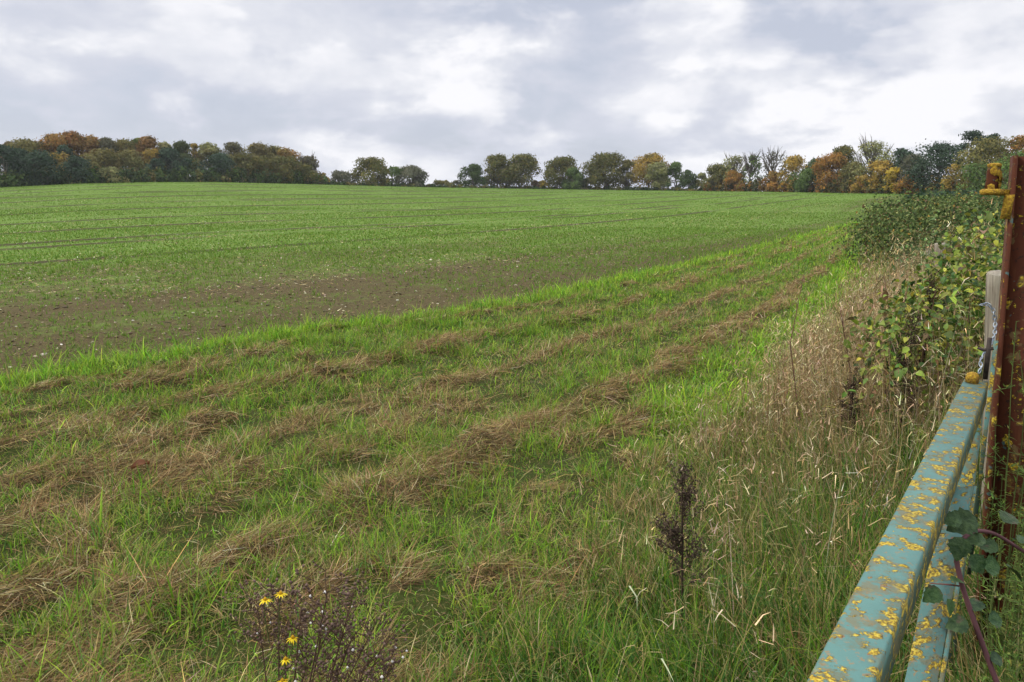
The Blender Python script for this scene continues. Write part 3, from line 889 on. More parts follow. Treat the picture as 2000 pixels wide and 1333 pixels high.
EV = 'evergreen with dark blue-green crown'
TREES = [
    # left wood, back row ------------------------------------------------ (px, top, width, palette, off, opts)
    ('olive_tree', 'olive-green tree with thinning crown near the far left of the wood, behind dark evergreens', 52, 274, 74, 'olive', 26, {}),
    ('grey_tree', 'grey-brown thin-leaved tree poking up at the far left edge of the picture', 16, 277, 40, 'brown', 30, {}),
    ('orange_beech', 'orange beech on the left shoulder of the tallest orange clump', 100, 263, 64, 'orange', 24, {}),
    ('orange_beech', 'deep orange beech forming the highest crown of the left wood', 138, 259, 66, 'rust', 26, {}),
    ('orange_beech', 'yellow-orange beech sloping down to the right of the highest orange crown', 178, 267, 56, 'orange', 25, {}),
    ('orange_beech', 'low orange beech glowing between the two dark evergreens at left', 106, 300, 56, 'gold', 13, {}),
    ('grey_green_tree', 'grey-green tree right beside the orange beeches, small rounded top', 206, 270, 40, 'grey', 22, {}),
    ('olive_tree', 'olive-yellow tree with sparse twiggy top between orange clumps', 240, 273, 56, 'olive', 24, {'dens': .8}),
    ('green_tree', 'dull green tree touching the left side of the rust-red crown', 268, 270, 32, 'green', 25, {}),
    ('rust_beech', 'rust-red beech standing alone at the middle of the left wood', 290, 268, 52, 'rust', 22, {}),
    ('orange_beech', 'pale orange beech hanging below the rust-red crown', 300, 292, 44, 'gold', 16, {}),
    ('yellow_tree', 'yellow-green tree immediately right of the rust-red crown', 320, 279, 36, 'pale', 23, {}),
    ('oak_tree', 'dull dark green broad oak with flat top in mid left wood', 352, 277, 46, 'dgreen', 20, {}),
    ('yellow_tree', 'small bright yellow-orange tree squeezed beside the flat-topped dark oak', 379, 281, 28, 'gold', 24, {}),
    ('lime_tree', 'pale yellow-green tree rising over a dark rounded evergreen', 408, 280, 52, 'pale', 22, {}),
    ('grey_tree', 'grey-olive half-bare tree right of the pale yellow-green tree', 452, 279, 56, 'grey', 22, {'dens': .8}),
    ('olive_tree', 'olive tree with rounded twiggy top right of the half-bare one', 500, 281, 60, 'olive', 20, {}),
    ('olive_tree', 'olive tree flecked with orange near the right end of the left wood', 532, 286, 44, 'olive', 22, {}),
    ('orange_tree', 'orange-topped tree last of the orange ones, right end of wood', 558, 291, 48, 'orange', 18, {}),
    ('bare_tree', 'grey bare-topped tree at the right tip of the left wood', 600, 306, 44, 'grey', 14, {'style': 'sparse', 'dens': .8}),
    # left wood, middle
    ('olive_tree', 'tall olive tree filling the slope below the highest orange crowns', 200, 292, 66, 'olive', 14, {}),
    ('olive_tree', 'brownish olive tree under the sparse twiggy olive top', 250, 296, 64, 'olive', 15, {}),
    ('holm_oak', 'slate-green holm oak at the very left edge of the picture', 4, 284, 50, 'holm', 8, {}),
    ('holm_oak', 'dark holm oak, narrow, second from the left edge', 36, 291, 40, 'holm', 12, {}),
    ('holm_oak', 'broad dark holm oak with triangular outline at the field edge, far left', 72, 297, 68, 'holm', 5, {}),
    ('holm_oak', 'dark holm oak peeping between the orange beeches', 124, 285, 34, 'holm', 18, {}),
    ('holm_oak', 'dome-shaped dark holm oak at the field edge below the highest orange crown', 146, 306, 56, 'holm', 5, {}),
    ('holm_oak', 'dark holm oak with tall rounded head right of the rust-red beech', 333, 291, 58, 'holm', 13, {}),
    ('holm_oak', 'small low dark holm oak directly under the rust-red beech', 304, 311, 40, 'holm', 9, {}),
    ('holm_oak', 'wide dome of dark holm oak near the middle of the left wood', 421, 301, 64, 'holm', 8, {}),
    ('olive_tree', 'large brown-olive tree making the dark right half of the wood', 480, 300, 70, 'oak', 10, {}),
    ('olive_tree', 'dark olive tree under the orange-topped one', 546, 306, 72, 'oak', 8, {}),
    ('olive_tree', 'low dark olive tree at the right tip of the wood', 594, 322, 58, 'oak', 7, {}),
    ('pink_bush', 'small pinkish orange bush just past the right tip of the wood', 631, 339, 18, 'gold', 12, {}),
    ('pale_bush', 'pale green bush with feathery head at the foot of the olive trees', 222, 327, 46, 'pale', 5, {}),
    # middle
    ('olive_bush', 'rounded olive bush filling the dip right of the left wood', 666, 335, 58, 'grey', 16, {}),
    ('oak_tree', 'brown-green oak, first tall tree right of the left wood', 728, 309, 66, 'oak', 8, {}),
    ('pale_tree', 'pale feathery tree leaning out from the right of the first oak', 766, 326, 38, 'green', 12, {'dens': .6}),
    ('thorn_tree', 'grey-green thorn with spiky top standing at the left of the wide gap', 806, 325, 58, 'grey', 8, {'dens': 1.1}),
    ('low_bush', 'small dark rounded bush at the foot of the spiky thorn', 824, 353, 24, 'dgreen', 4, {}),
    ('low_bush', 'low olive-orange bush in the wide gap of the skyline', 860, 353, 48, 'olive', 12, {}),
    ('low_bush', 'thin grey scrub at the right end of the wide gap', 890, 353, 26, 'grey', 14, {'dens': .6}),
    ('oak_tree', 'dark green oak joined to the left side of the biggest middle oak', 923, 321, 46, 'dgreen', 9, {'cb': .1}),
    ('oak_tree', 'biggest domed oak at the centre of the skyline, left half of it', 972, 304, 64, 'oak', 9, {'cb': .17}),
    ('oak_tree', 'biggest domed oak at the centre of the skyline, right half with thick trunk', 1014, 303, 68, 'oak', 8, {'cb': .16}),
    ('brown_bush', 'reddish brown low bush right of the big domed oak', 1045, 353, 20, 'brown', 8, {}),
    ('yellow_bush', 'low mustard yellow bush between two oaks on the skyline', 1060, 353, 24, 'yellow', 9, {}),
    ('oak_tree', 'brownish oak with ragged top standing between two skyline gaps', 1099, 307, 64, 'oak', 8, {'cb': .12}),
    ('green_tree', 'bright green smaller tree in front of the ragged brownish oak', 1120, 329, 38, 'green', 4, {}),
    ('low_bush', 'low dark bush between the ragged oak and the next tall oak', 1146, 348, 30, 'dgreen', 8, {}),
    ('oak_tree', 'dark dome oak, tallest of the group right of centre', 1184, 300, 76, 'oak', 8, {'cb': .13}),
    ('olive_tree', 'slim olive tree between the dark dome oak and the golden oak', 1226, 313, 32, 'olive', 9, {'cb': .15}),
    ('golden_oak', 'golden oak with wide autumn crown right of centre', 1268, 302, 66, 'gold', 11, {'cb': .18}),
    ('yellow_green_tree', 'yellow-green tree hiding the lower right of the golden oak', 1288, 318, 44, 'pale', 6, {'cb': .12}),
    ('green_tree', 'feathery grey-green tree with visible arching limbs right of the golden oak', 1320, 317, 36, 'green', 8, {'cb': .15, 'dens': .75}),
    ('green_tree', 'small dark green tree alone at the right end of the middle trees', 1346, 333, 32, 'dgreen', 7, {}),
    # right
    ('pale_bush', 'pale grey-green bush where the right-hand trees begin', 1371, 339, 24, 'pale', 9, {}),
    ('oak_tree', 'dark olive oak first in the right-hand trees', 1402, 321, 50, 'oak', 8, {}),
    ('yellow_bush', 'yellowish bush in front of the first dark oak of the right-hand trees', 1396, 343, 24, 'olive', 4, {}),
    ('orange_tree', 'orange bushy tree below the sparse tall trees', 1433, 334, 32, 'orange', 5, {}),
    ('ash_tree', 'sparse tall ash with last pale leaves, left of the bare trees', 1436, 305, 46, 'pale', 11, {'style': 'sparse', 'dens': .32}),
    ('bare_tree', 'ivy-clad narrow bare tree left of the widest leafless tree', 1468, 305, 34, 'green', 11, {'style': 'sparse', 'dens': .3}),
    ('bare_tree', 'widest leafless grey tree with fan of twigs', 1511, 298, 60, 'grey', 10, {'style': 'bare', 'dens': .10}),
    ('orange_tree', 'dull orange tree at the foot of the leafless tree', 1508, 335, 34, 'orange', 5, {}),
    ('golden_tree', 'golden brown tree with open top right of the leafless tree', 1555, 305, 50, 'gold', 12, {'dens': .8}),
    ('green_tree', 'rounded green tree at the field edge under the golden brown top', 1576, 330, 50, 'green', 4, {}),
    ('oak_tree', 'dark green oak between the golden and the bright orange trees', 1598, 311, 44, 'dgreen', 9, {}),
    ('orange_tree', 'bright orange tree, most vivid of the right-hand trees', 1628, 301, 58, 'orange', 7, {}),
    ('oak_tree', 'dark olive crown standing behind and above the vivid orange tree', 1652, 285, 50, 'oak', 14, {}),
    ('ash_tree', 'tall pale ash with airy see-through crown', 1708, 277, 74, 'pale', 14, {'style': 'sparse', 'dens': .42}),
    ('yellow_tree', 'golden yellow tree below the airy pale ash', 1722, 314, 42, 'gold', 6, {}),
    ('olive_tree', 'olive green tree right of the vivid orange one, below the ash', 1672, 318, 50, 'olive', 8, {}),
    ('gold_bush', 'low golden bush at the field edge right of the vivid orange tree', 1686, 343, 36, 'gold', 4, {}),
    ('yellow_tree', 'brightest lemon yellow small tree at the field edge', 1750, 328, 30, 'yellow', 4, {}),
    ('orange_bush', 'orange-yellow spreading bush at the right foot of the big dark evergreen', 1780, 340, 46, 'orange', 4, {}),
    ('holm_oak', 'dark holm oak right of the airy ash, lower shoulder of the evergreens', 1764, 291, 50, 'holm', 12, {}),
    ('grey_tree', 'grey olive tree with dead branches between two dark evergreens', 1786, 302, 52, 'grey', 7, {}),
    ('holm_oak', 'largest dark holm oak reaching down to the field at right', 1842, 280, 92, 'holm', 8, {}),
    ('holm_oak', 'dark rounded crown, highest of all the right-hand trees', 1900, 257, 50, 'holm', 14, {}),
    ('holm_oak', 'dark crown just right of and below the highest one', 1942, 262, 46, 'holm', 15, {}),
    ('yellow_tree', 'yellow-leaved small tree in front of the largest dark evergreen', 1868, 322, 42, 'gold', 3, {'dens': .6}),
    ('hazel_tree', 'big pale olive tree sweeping down behind the gate post', 1940, 270, 104, 'olive', 4, {}),
    ('green_tree', 'mid green leafy tree low behind the hinge pin of the post', 1918, 318, 70, 'green', -4, {}),
    ('beech_tree', 'brown-topped tree at the right edge of the picture', 1992, 265, 60, 'orange', 10, {}),
    ('green_tree', 'green tree behind the top of the rusty post', 1998, 296, 80, 'green', -2, {}),
]
for k, (nm, lab, px, top, wp, pal, off, kw) in enumerate(TREES):
    tree(nm, lab, px, top, wp, pal, off, seed=k, cat='bush' if 'bush' in nm else 'tree', **kw)
# low undergrowth along the foot of the woods: one mass nobody could count
r = np.random.default_rng(77); b = MB()
for px in np.concatenate([np.arange(-40, 640, 3.2), np.arange(640, 1380, 3.6), np.arange(1380, 2060, 3.2)]):
    px = px + r.normal(0, 2); dr = ray(px, 380); a = math.atan2(dr[0], dr[1]); D = float(crest(a)) + r.uniform(3., 7)
    left = px < 640; right = px > 1380
    hh = r.uniform(2.2, 4.6) if left else (r.uniform(1.8, 4.2) if right else r.uniform(.7, 1.7))
    x, y = D * math.sin(a), D * math.cos(a); n = 70
    nv = unit(r.normal(size=(n, 3)) + np.array([0, -.2, .3])); P = np.array([x, y, float(H(x, y)) + hh * .35]) + nv * np.array([1.0, .8, hh * .6]) * r.uniform(.6, 1.1, (n, 1))
    pal = r.choice(['green', 'dgreen', 'olive', 'dgreen'] if left else (['olive', 'gold', 'dgreen', 'orange', 'oak'] if right else ['dgreen', 'oak', 'dgreen', 'olive']))
    V, Q, C = quads(P, unit(nv + .6 * r.normal(size=(n, 3))), r.uniform(.3, .65, n), pick(r, n, *LEAF[pal], .15) * (.8 if right else 1), r)
    b.add(V, Q, C)
tag(b.build('undergrowth', M_leaf), 'low green and rusty scrub along the foot of the far trees', 'undergrowth', kind='stuff')

# ------------------------------------------------------------------ hedge and thickets on the right
def thicket(name, label, cat, cells, pal, n, lsz, seed, shoots=60, mat=M_leaf, flat=.35):
    """cells: (x, y, rx, ry, height) mounds; leaves thick over their surface, stems inside, shoots on top"""
    r = np.random.default_rng(seed); cells = np.array(cells, float)
    o = empty(name, (cells[0, 0], cells[0, 1], float(H(cells[0, 0], cells[0, 1])))); tag(o, label, cat)
    org = np.array(o.location)
    wts = (cells[:, 2] + cells[:, 3]) * cells[:, 4] / np.hypot(cells[:, 0], cells[:, 1]) ** 1.2; ci = r.choice(len(cells), n, p=wts / wts.sum())
    c = cells[ci]
    nv = unit(r.normal(size=(n, 3)) * np.array([1, 1, .9]) + np.array([-.1, -.35, .35]))
    nv[:, 2] = np.abs(nv[:, 2])
    sup = (1 - .0 * nv[:, 2])
    lump = .78 + .5 * fbm(nv[:, 0] * 3 + c[:, 0], nv[:, 1] * 3 + nv[:, 2] * 4 + c[:, 1], 1.3, 5.)
    rad = np.clip(r.normal(.94, .10, n), .4, 1.15) * lump
    sh = np.sign(nv) * np.abs(nv) ** .75
    P = np.stack([c[:, 0] + sh[:, 0] * c[:, 2] * rad, c[:, 1] + sh[:, 1] * c[:, 3] * rad, np.zeros(n)], -1)
    P[:, 2] = H(P[:, 0], P[:, 1]) + c[:, 4] * np.clip(sh[:, 2] * rad, .02, 1.12) * r.uniform(.82, 1.0, n)
    d = np.hypot(P[:, 0], P[:, 1])
    V, Q, C = quads(P, unit(nv + .8 * r.normal(size=(n, 3))), lsz * r.uniform(.6, 1.3, n) * np.maximum(1, d / 16) ** .8, pick(r, n, *pal, .2) * (.75 + .5 * fbm(P[:, 0], P[:, 1] + P[:, 2], 2.2, 9.))[:, None], r)
    mesh('foliage', V - org, Q, mat, o, C)
    sb = MB()
    for k in range(shoots):
        q = cells[r.choice(len(cells), p=wts / wts.sum())]; a = r.uniform(0, 6.283); f = r.uniform(0, .8)
        b0 = np.array([q[0] + math.cos(a) * q[2] * f, q[1] + math.sin(a) * q[3] * f, 0.]); b0[2] = float(H(b0[0], b0[1]))
        e = b0 + np.array([r.normal(0, .22), r.normal(0, .22), q[4] * math.sqrt(max(.05, 1 - f * f)) * r.uniform(.95, 1.18)])
        sb.tube([b0, (b0 + e) / 2 + r.normal(0, .05, 3), e], [.012, .009, .004], 4, (.12, .08, .05), cap=False)
        m = 14; g = r.uniform(.6, 1, m)[:, None]; Pl = b0 * (1 - g) + e * g + r.normal(0, .035, (m, 3))
        V, Q, C = quads(Pl, unit(r.normal(size=(m, 3))), lsz * r.uniform(.5, 1., m), pick(r, m, *pal, .2), r); sb.add(V, Q, C)
    sb.build('stem', mat, o, origin=org)
    return o


HP = ([(.040, .066, .022), (.076, .110, .034), (.135, .175, .056), (.21, .24, .085), (.26, .18, .04), (.12, .075, .04)], [3, 4, 3, 1.4, .35, .5])
hedge = []
for f in np.linspace(0, 1, 22):
    y0 = 15.6 + 30 * f ** 1.35; xl = np.interp(y0, VERGE[:, 1], VERGE[:, 0])
    for k, rx in enumerate((1.15, 2.9, 4.6)):
        hedge.append((xl + rx + .1 + .2 * math.sin(9 * f + k), y0 + .3 * math.cos(5 * f + k), 1.25, 1.5, (1.72 if k else 1.62) - .60 * f ** .6 + .10 * math.sin(13 * f + 2 * k)))
thicket('hedge', 'dense dark green hawthorn and bramble hedge with arching shoots along the strip', 'hedge', hedge, HP, 95000, .044, 301, 150)
far_h = []
for f in np.linspace(0, 1, 14):
    y0 = 44 + 42 * f; xl = np.interp(y0, VERGE[:, 1], VERGE[:, 0])
    far_h += [(xl + 2.2, y0, 2.2, 3.0, .95), (xl + 5.5, y0, 2.2, 3.0, 1.0), (xl + 9.5, y0, 2.4, 3., 1.05)]
thicket('hedge', 'distant bluish dark hedge, low behind the nearer hedge', 'hedge', far_h, ([(.03, .055, .032), (.05, .08, .042)], [2, 2]), 9000, .12, 302, 10)
lt = [(7.0, 11.2, 1.2, 1.1, 1.10), (8.6, 12.4, 1.4, 1.2, 1.2), (6.0, 9.4, .8, .8, .95), (7.6, 9.8, 1., .9, 1.1), (9.6, 14.2, 1.4, 1.2, 1.3)]
thicket('thicket', 'light green nettle and bramble thicket between the hedge and the rusty post', 'thicket', lt, ([(.07, .12, .04), (.10, .155, .055), (.055, .09, .035), (.2, .2, .06)], [3, 3, 2, .4]), 14000, .055, 303, 50)


# ------------------------------------------------------------------ climbing bramble with yellowing leaves over the fence
def leafy_bush():
    r = np.random.default_rng(91)
    o = empty('bramble_bush', (2.7, 4.4, 0)); tag(o, 'yellow-green broad-leaved bush with fluffy grey seed heads beside the wooden posts', 'bush')
    org = np.array(o.location); n = 4800
    t = r.beta(1.2, 1.1, n); cx = 2.02 + 1.0 * t; cy = 3.95 + .8 * t
    nv = unit(r.normal(size=(n, 3)) + np.array([-.5, -.5, .45]))
    P = np.stack([cx, cy, .64 + .50 * t + .06 * np.sin(9 * t)], -1) + nv * np.array([.30, .40, .34]) * np.clip(r.normal(.80, .20, n), .1, 1.06)[:, None]
    P[:, 2] = np.maximum(P[:, 2], .15)
    k = P[:, 0] / P[:, 1] < .74; P = P[k]; nv = nv[k]; n = len(P)
    D = unit(nv * .6 + r.normal(size=(n, 3)) * .7 + np.array([0, 0, -.35])); Nn = unit(nv + r.normal(size=(n, 3)) * .5 + np.array([0, 0, .6]))
    C = pick(r, n, [(.17, .22, .032), (.10, .16, .028), (.31, .32, .04), (.05, .095, .022), (.16, .11, .05)], [4, 4, 2.2, 2.2, .9], .28)
    ln = r.gamma(7, .0046, n).clip(.014, .062)
    V, Q, C = leaves(P, D, Nn, ln, ln * r.uniform(.55, .8, n), C)
    mesh('foliage', V - org, Q, M_gloss, o, C)
    sb = MB()
    for i in range(60):
        t = r.random(); b0 = np.array([2.02 + 1.0 * t + r.normal(0, .15), 3.95 + .8 * t + r.normal(0, .2), .1]); e = b0 + np.array([r.normal(.05, .12), r.normal(0, .12), r.uniform(.6, 1.05)])
        sb.tube([b0, b0 * .5 + e * .5 + r.normal(0, .06, 3), e, e + np.array([r.normal(0, .15), r.normal(0, .15), -.08])], [.004, .0035, .0025, .0015], 4, (.16, .09, .06), cap=False)
    sb.build('stem', M_straw, o, origin=org)
    heads = [(1945, 486), (1918, 477), (1958, 503), (1936, 500), (1814, 494), (1908, 490), (1950, 518)]
    for (px, py) in heads:
        d = ray(px, py); c = np.array([0, 0, CH]) + d / d[1] * (5.2 if px < 1850 else 4.6)
        hb = MB(); m = 90; nv = unit(r.normal(size=(m, 3)))
        V, Q, C, _ = ribbons(c + nv * .006 + r.normal(0, .013, (m, 3)), r.uniform(0, 6.28, m), r.uniform(.008, .02, m), np.full(m, .0020), r.uniform(0, 3.1, m), r.normal(0, .5, m), 2, pick(r, m, [(.36, .33, .26), (.24, .21, .15)], [1, 1], .15))
        hb.add(V, Q, C); hb.build('seed_head', M_seed, o, origin=org)


leafy_bush()


# ------------------------------------------------------------------ gate
def v3(p, z): return np.array([p[0], p[1], z])


gd3, gn3, zz3 = np.array([gdir[0], gdir[1], 0]), np.array([gnor[0], gnor[1], 0]), np.array([0, 0, 1.])
RZ = 1.15                                                     # top of the top rail


def bar(mb, p0, p1, half_w, half_h, nrm, bev=.003):
    p0, p1 = np.array(p0), np.array(p1); ax = unit((p1 - p0)[None])[0]; u2 = unit(np.cross(ax, nrm)[None])[0]
    mb.box((p0 + p1) / 2, nrm * half_w, u2 * half_h, (p1 - p0) / 2, (.5, .5, .5), bev)


gate = empty('field_gate', (GB[0], GB[1], 0)); org = np.array(gate.location)
tag(gate, 'teal painted steel field gate with orange lichen, nearest the viewer at lower right', 'gate')
P_far, P_near = v3(GB + gdir * .03, 0), v3(GB - gdir * 3.0, 0)


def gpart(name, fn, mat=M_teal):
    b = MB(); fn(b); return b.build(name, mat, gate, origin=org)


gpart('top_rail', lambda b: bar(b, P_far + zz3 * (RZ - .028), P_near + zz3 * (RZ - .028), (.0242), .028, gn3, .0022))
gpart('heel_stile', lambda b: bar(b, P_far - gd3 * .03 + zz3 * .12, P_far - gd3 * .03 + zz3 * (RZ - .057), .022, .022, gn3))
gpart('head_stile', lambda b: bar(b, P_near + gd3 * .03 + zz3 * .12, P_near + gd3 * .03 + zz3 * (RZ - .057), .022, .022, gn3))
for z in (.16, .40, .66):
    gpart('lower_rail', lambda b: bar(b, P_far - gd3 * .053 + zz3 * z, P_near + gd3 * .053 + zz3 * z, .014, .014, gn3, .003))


def gp(u_, o_, z_): return np.array([GA[0] + gdir[0] * u_ + gnor[0] * o_, GA[1] + gdir[1] * u_ + gnor[1] * o_, z_])


def brace(b):                                                 # angle iron: wide flange tilted to the sky, lip turned down on the right
    L0, L1, R0, R1 = gp(-.62, .002, .225), gp(.82, .002, 1.065), gp(-.62, .042, .190), gp(.82, .042, 1.078)
    V = [L0, R0, R1, L1] + [q - zz3 * .005 for q in (L0, R0, R1, L1)]
    b.add(V, [[0, 1, 2, 3], [7, 6, 5, 4], [0, 4, 5, 1], [1, 5, 6, 2], [2, 6, 7, 3], [3, 7, 4, 0]])
    R0, R1 = R0 + gn3 * .0015, R1 + gn3 * .0015
    V = [R0 + zz3 * .001, R1 + zz3 * .001, R1 - zz3 * .040, R0 - zz3 * .040]; V += [q + gn3 * .005 for q in V]
    b.add(V, [[3, 2, 1, 0], [4, 5, 6, 7], [0, 1, 5, 4], [1, 2, 6, 5], [2, 3, 7, 6], [3, 0, 4, 7]])


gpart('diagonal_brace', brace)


def stud(b):
    c = v3(GB - gdir * .005 - gnor * .006, RZ)
    b.tube([c + zz3 * .001, c + zz3 * .012, c + zz3 * .020, c + zz3 * .024], [.014, .0145, .012, .006], 10)
gpart('stud', stud, M_lichen)


def blotch(b, c, u2, v2, nrm, rad, r):
    k = 14; th = np.linspace(0, 6.283, k, endpoint=False); q = rad * (1 + .16 * r.normal(size=k))
    V = [c + nrm * .0022] + [c + u2 * math.cos(t) * s * .55 + v2 * math.sin(t) * s * .55 + nrm * .0026 for t, s in zip(th, q)] + [c + u2 * math.cos(t) * s + v2 * math.sin(t) * s + nrm * .0006 for t, s in zip(th, q)]
    Q = [[0, 1 + i, 1 + (i + 1) % k, 1 + (i + 2) % k] for i in range(0, k, 2)] + [[1 + i, 1 + k + i, 1 + k + (i + 1) % k, 1 + (i + 1) % k] for i in range(k)]
    b.add(V, Q)


# ------------------------------------------------------------------ rusty gate post with its hinge pin
post = empty('gate_post', (1.25, 1.83, 0)); tag(post, 'rusty red steel gate post with yellow lichen and hinge pin, right edge', 'post')
porg = np.array(post.location)
pa = unit(np.array([[.872, -.49, 0]]))[0]; pb = np.array([-pa[1], pa[0], 0])      # across the post, away from the viewer


def post_pts(b):                                              # rolled H section: two flanges and a recessed web
    top = np.array([1.131, 1.78, 1.658]); ft = np.array([1.196, 1.78, -.1])      # front left corner, top and foot
    ax = (top - ft) / 2; m = (top + ft) / 2
    b.box(m + pa * .005 + pb * .055, pa * .005, pb * .055, ax, (.5, .5, .5), .003)
    b.box(m + pa * .121 + pb * .055, pa * .007, pb * .055, ax, (.5, .5, .5), .003)
    b.box(m + pa * .062 + pb * .030, pa * .0525, pb * .006, ax * .998, (.5, .5, .5))


b = MB(); post_pts(b); b.build('post_body', M_rust, post, origin=porg)
fd = ray(1937, 372); pin = np.array([0, 0, CH]) + fd / fd[1] * 1.80
b = MB(); b.tube([pin, pin + zz3 * .018, pin + zz3 * .040, pin + zz3 * .054, pin + zz3 * .057], [.0145, .0142, .0138, .0135, .010], 14)
b.build('hinge_pin', M_rust, post, True, origin=porg)
b = MB(); b.tube([pin + zz3 * .052, pin + zz3 * .0585, pin + zz3 * .061], [.0143, .0146, .009], 14); b.build('lichen_cap', M_lichen, post, True, origin=porg)
b = MB(); rr_ = np.random.default_rng(4)
for i in range(9):
    a = R(200 + 150 * rr_.random()); h = .004 + .042 * rr_.random(); q = np.array([math.cos(a), math.sin(a), 0]); t2 = np.array([-q[1], q[0], 0])
    blotch(b, pin + zz3 * h + q * .0143, t2, zz3, q, .006 + .006 * rr_.random(), rr_)
b.build('lichen_patch', M_lichen, post, origin=porg)
b = MB()
b.tube([pin - zz3 * .011, pin - zz3 * .009, pin - zz3 * .001, pin + zz3 * .003], [.018, .0245, .0245, .019], 14)
e = pin + np.array([.10, .02, -.006]); bar(b, pin - zz3 * .005 + pa * .01, e, .011, .007, pb, .003)
b.build('hinge_bracket', M_lichen, post, origin=porg)
b = MB(); q0 = pin + pa * .036 - zz3 * .010; bar(b, q0, q0 - zz3 * .055 - pa * .004, .010, .006, pa, .003); b.build('hinge_strap', M_lichen, post, origin=porg)
# thin upright plate and latch rod at the foot of the hinge side
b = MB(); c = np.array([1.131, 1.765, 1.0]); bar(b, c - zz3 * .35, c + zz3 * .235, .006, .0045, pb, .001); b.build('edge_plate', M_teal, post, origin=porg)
b = MB(); c = np.array([1.103, 1.745, 1.148]); b.tube([c, c + zz3 * .05, c + zz3 * .098], [.0055, .0055, .005], 8)
b.tube([c + zz3 * .072 + pa * -.022, c + zz3 * .068 - pa * .008, c + zz3 * .074 + pa * .010], [.003, .004, .004], 6); b.build('latch_rod', M_iron, post, True, origin=porg)

# ------------------------------------------------------------------ galvanised chain hanging at the latch
cp = [(1915, 596, 1.80), (1930, 594, 1.80), (1940, 606, 1.80), (1944, 630, 1.80), (1943, 655, 1.79), (1936, 672, 1.78), (1922, 690, 1.76), (1914, 706, 1.745), (1917, 718, 1.74), (1912, 728, 1.735)]
CP = []
for px, py, Y in cp:
    d = ray(px, py); CP.append(np.array([0, 0, CH]) + d / d[1] * Y)
CP = np.array(CP); sl = np.concatenate([[0], np.cumsum(np.linalg.norm(np.diff(CP, axis=0), axis=1))])
ch = MB(); nlk = int(sl[-1] / .0085)
for i in range(nlk):
    q = np.array([np.interp((i + .5) / nlk * sl[-1], sl, CP[:, k]) for k in range(3)]); q2 = np.array([np.interp(min(1, (i + .9) / nlk) * sl[-1], sl, CP[:, k]) for k in range(3)])
    t_ = unit((q2 - q)[None])[0]; side = unit(np.cross(t_, gn3 if i % 2 else zz3 + gd3)[None])[0]
    th = np.linspace(0, 6.283, 10); ch.tube([q + t_ * .0066 * math.cos(x) + side * .0038 * math.sin(x) for x in th], .0012, 5, cap=False)
o = ch.build('chain', M_chain, None, True, origin=CP[3]); o.location = CP[3]
tag(o, 'short galvanised chain looped from the wooden post to the gate latch', 'chain')


# ------------------------------------------------------------------ wooden fence posts
def wood_post(label, px, top, Y, rad, seed):
    r = np.random.default_rng(seed); d = ray(px, top); tp = np.array([0, 0, CH]) + d / d[1] * Y
    ln = math.tan(R(5.0 if Y < 4 else 3.5)); o = empty('fence_post', (tp[0] + ln * tp[2], tp[1], 0)); tag(o, label, 'post', 'weathered wooden fence posts')
    b = MB(); k = 14; zs = np.array([-.2, .2, .5, .8, tp[2] - .05, tp[2] - .006, tp[2]]); th = np.linspace(0, 6.283, k, endpoint=False)
    sq = 1 + .06 * r.normal(size=k)
    V = []
    for i, z in enumerate(zs):
        f = (.95 if i == 6 else 1) * (1.03 - .05 * i / 6)
        V += [[math.cos(t) * rad * s * f + .05 * (z - tp[2]) * 0, math.sin(t) * rad * s * f, z + (.006 * r.normal() if i > 4 else 0)] for t, s in zip(th, sq)]
    Q = [[i * k + j, i * k + (j + 1) % k, (i + 1) * k + (j + 1) % k, (i + 1) * k + j] for i in range(6) for j in range(k)]
    V.append([0, 0, tp[2] + .002]); c = len(V) - 1; Q += [[c, 6 * k + j, 6 * k + j + 1, 6 * k + (j + 2) % k] for j in range(0, k, 2)]
    b.add(V, Q); ob = b.build('post_body', M_wood, o); ob.rotation_euler = (0, -math.atan(ln), 0)
    return o


wood_post('weathered grey wooden fence post close behind the rusty post', 1963, 528, 2.55, .056, 5)
wood_post('weathered wooden fence post farther off, half sunk in dry grass', 1836, 476, 7.2, .045, 6)


# ------------------------------------------------------------------ ragwort gone to seed, bottom of the picture
def bead(P, rad, C):
    N = len(P); base = np.array([(1, 0, 0), (0, 1, 0), (-1, 0, 0), (0, -1, 0), (0, 0, 1.2), (0, 0, -1.1)])
    q = np.array([[0, 1, 4], [1, 2, 4], [2, 3, 4], [3, 0, 4], [1, 0, 5], [2, 1, 5], [3, 2, 5], [0, 3, 5]])
    V = P[:, None] + base[None] * rad[:, None, None]
    q4 = np.concatenate([q, q[:, 2:]], 1)
    return V.reshape(-1, 3), (np.arange(N)[:, None, None] * 6 + q4[None]).reshape(-1, 4), np.repeat(C, 6, 0)


def px3(px, py, Y):
    d = ray(px, py); return np.array([0, 0, CH]) + d / d[1] * Y


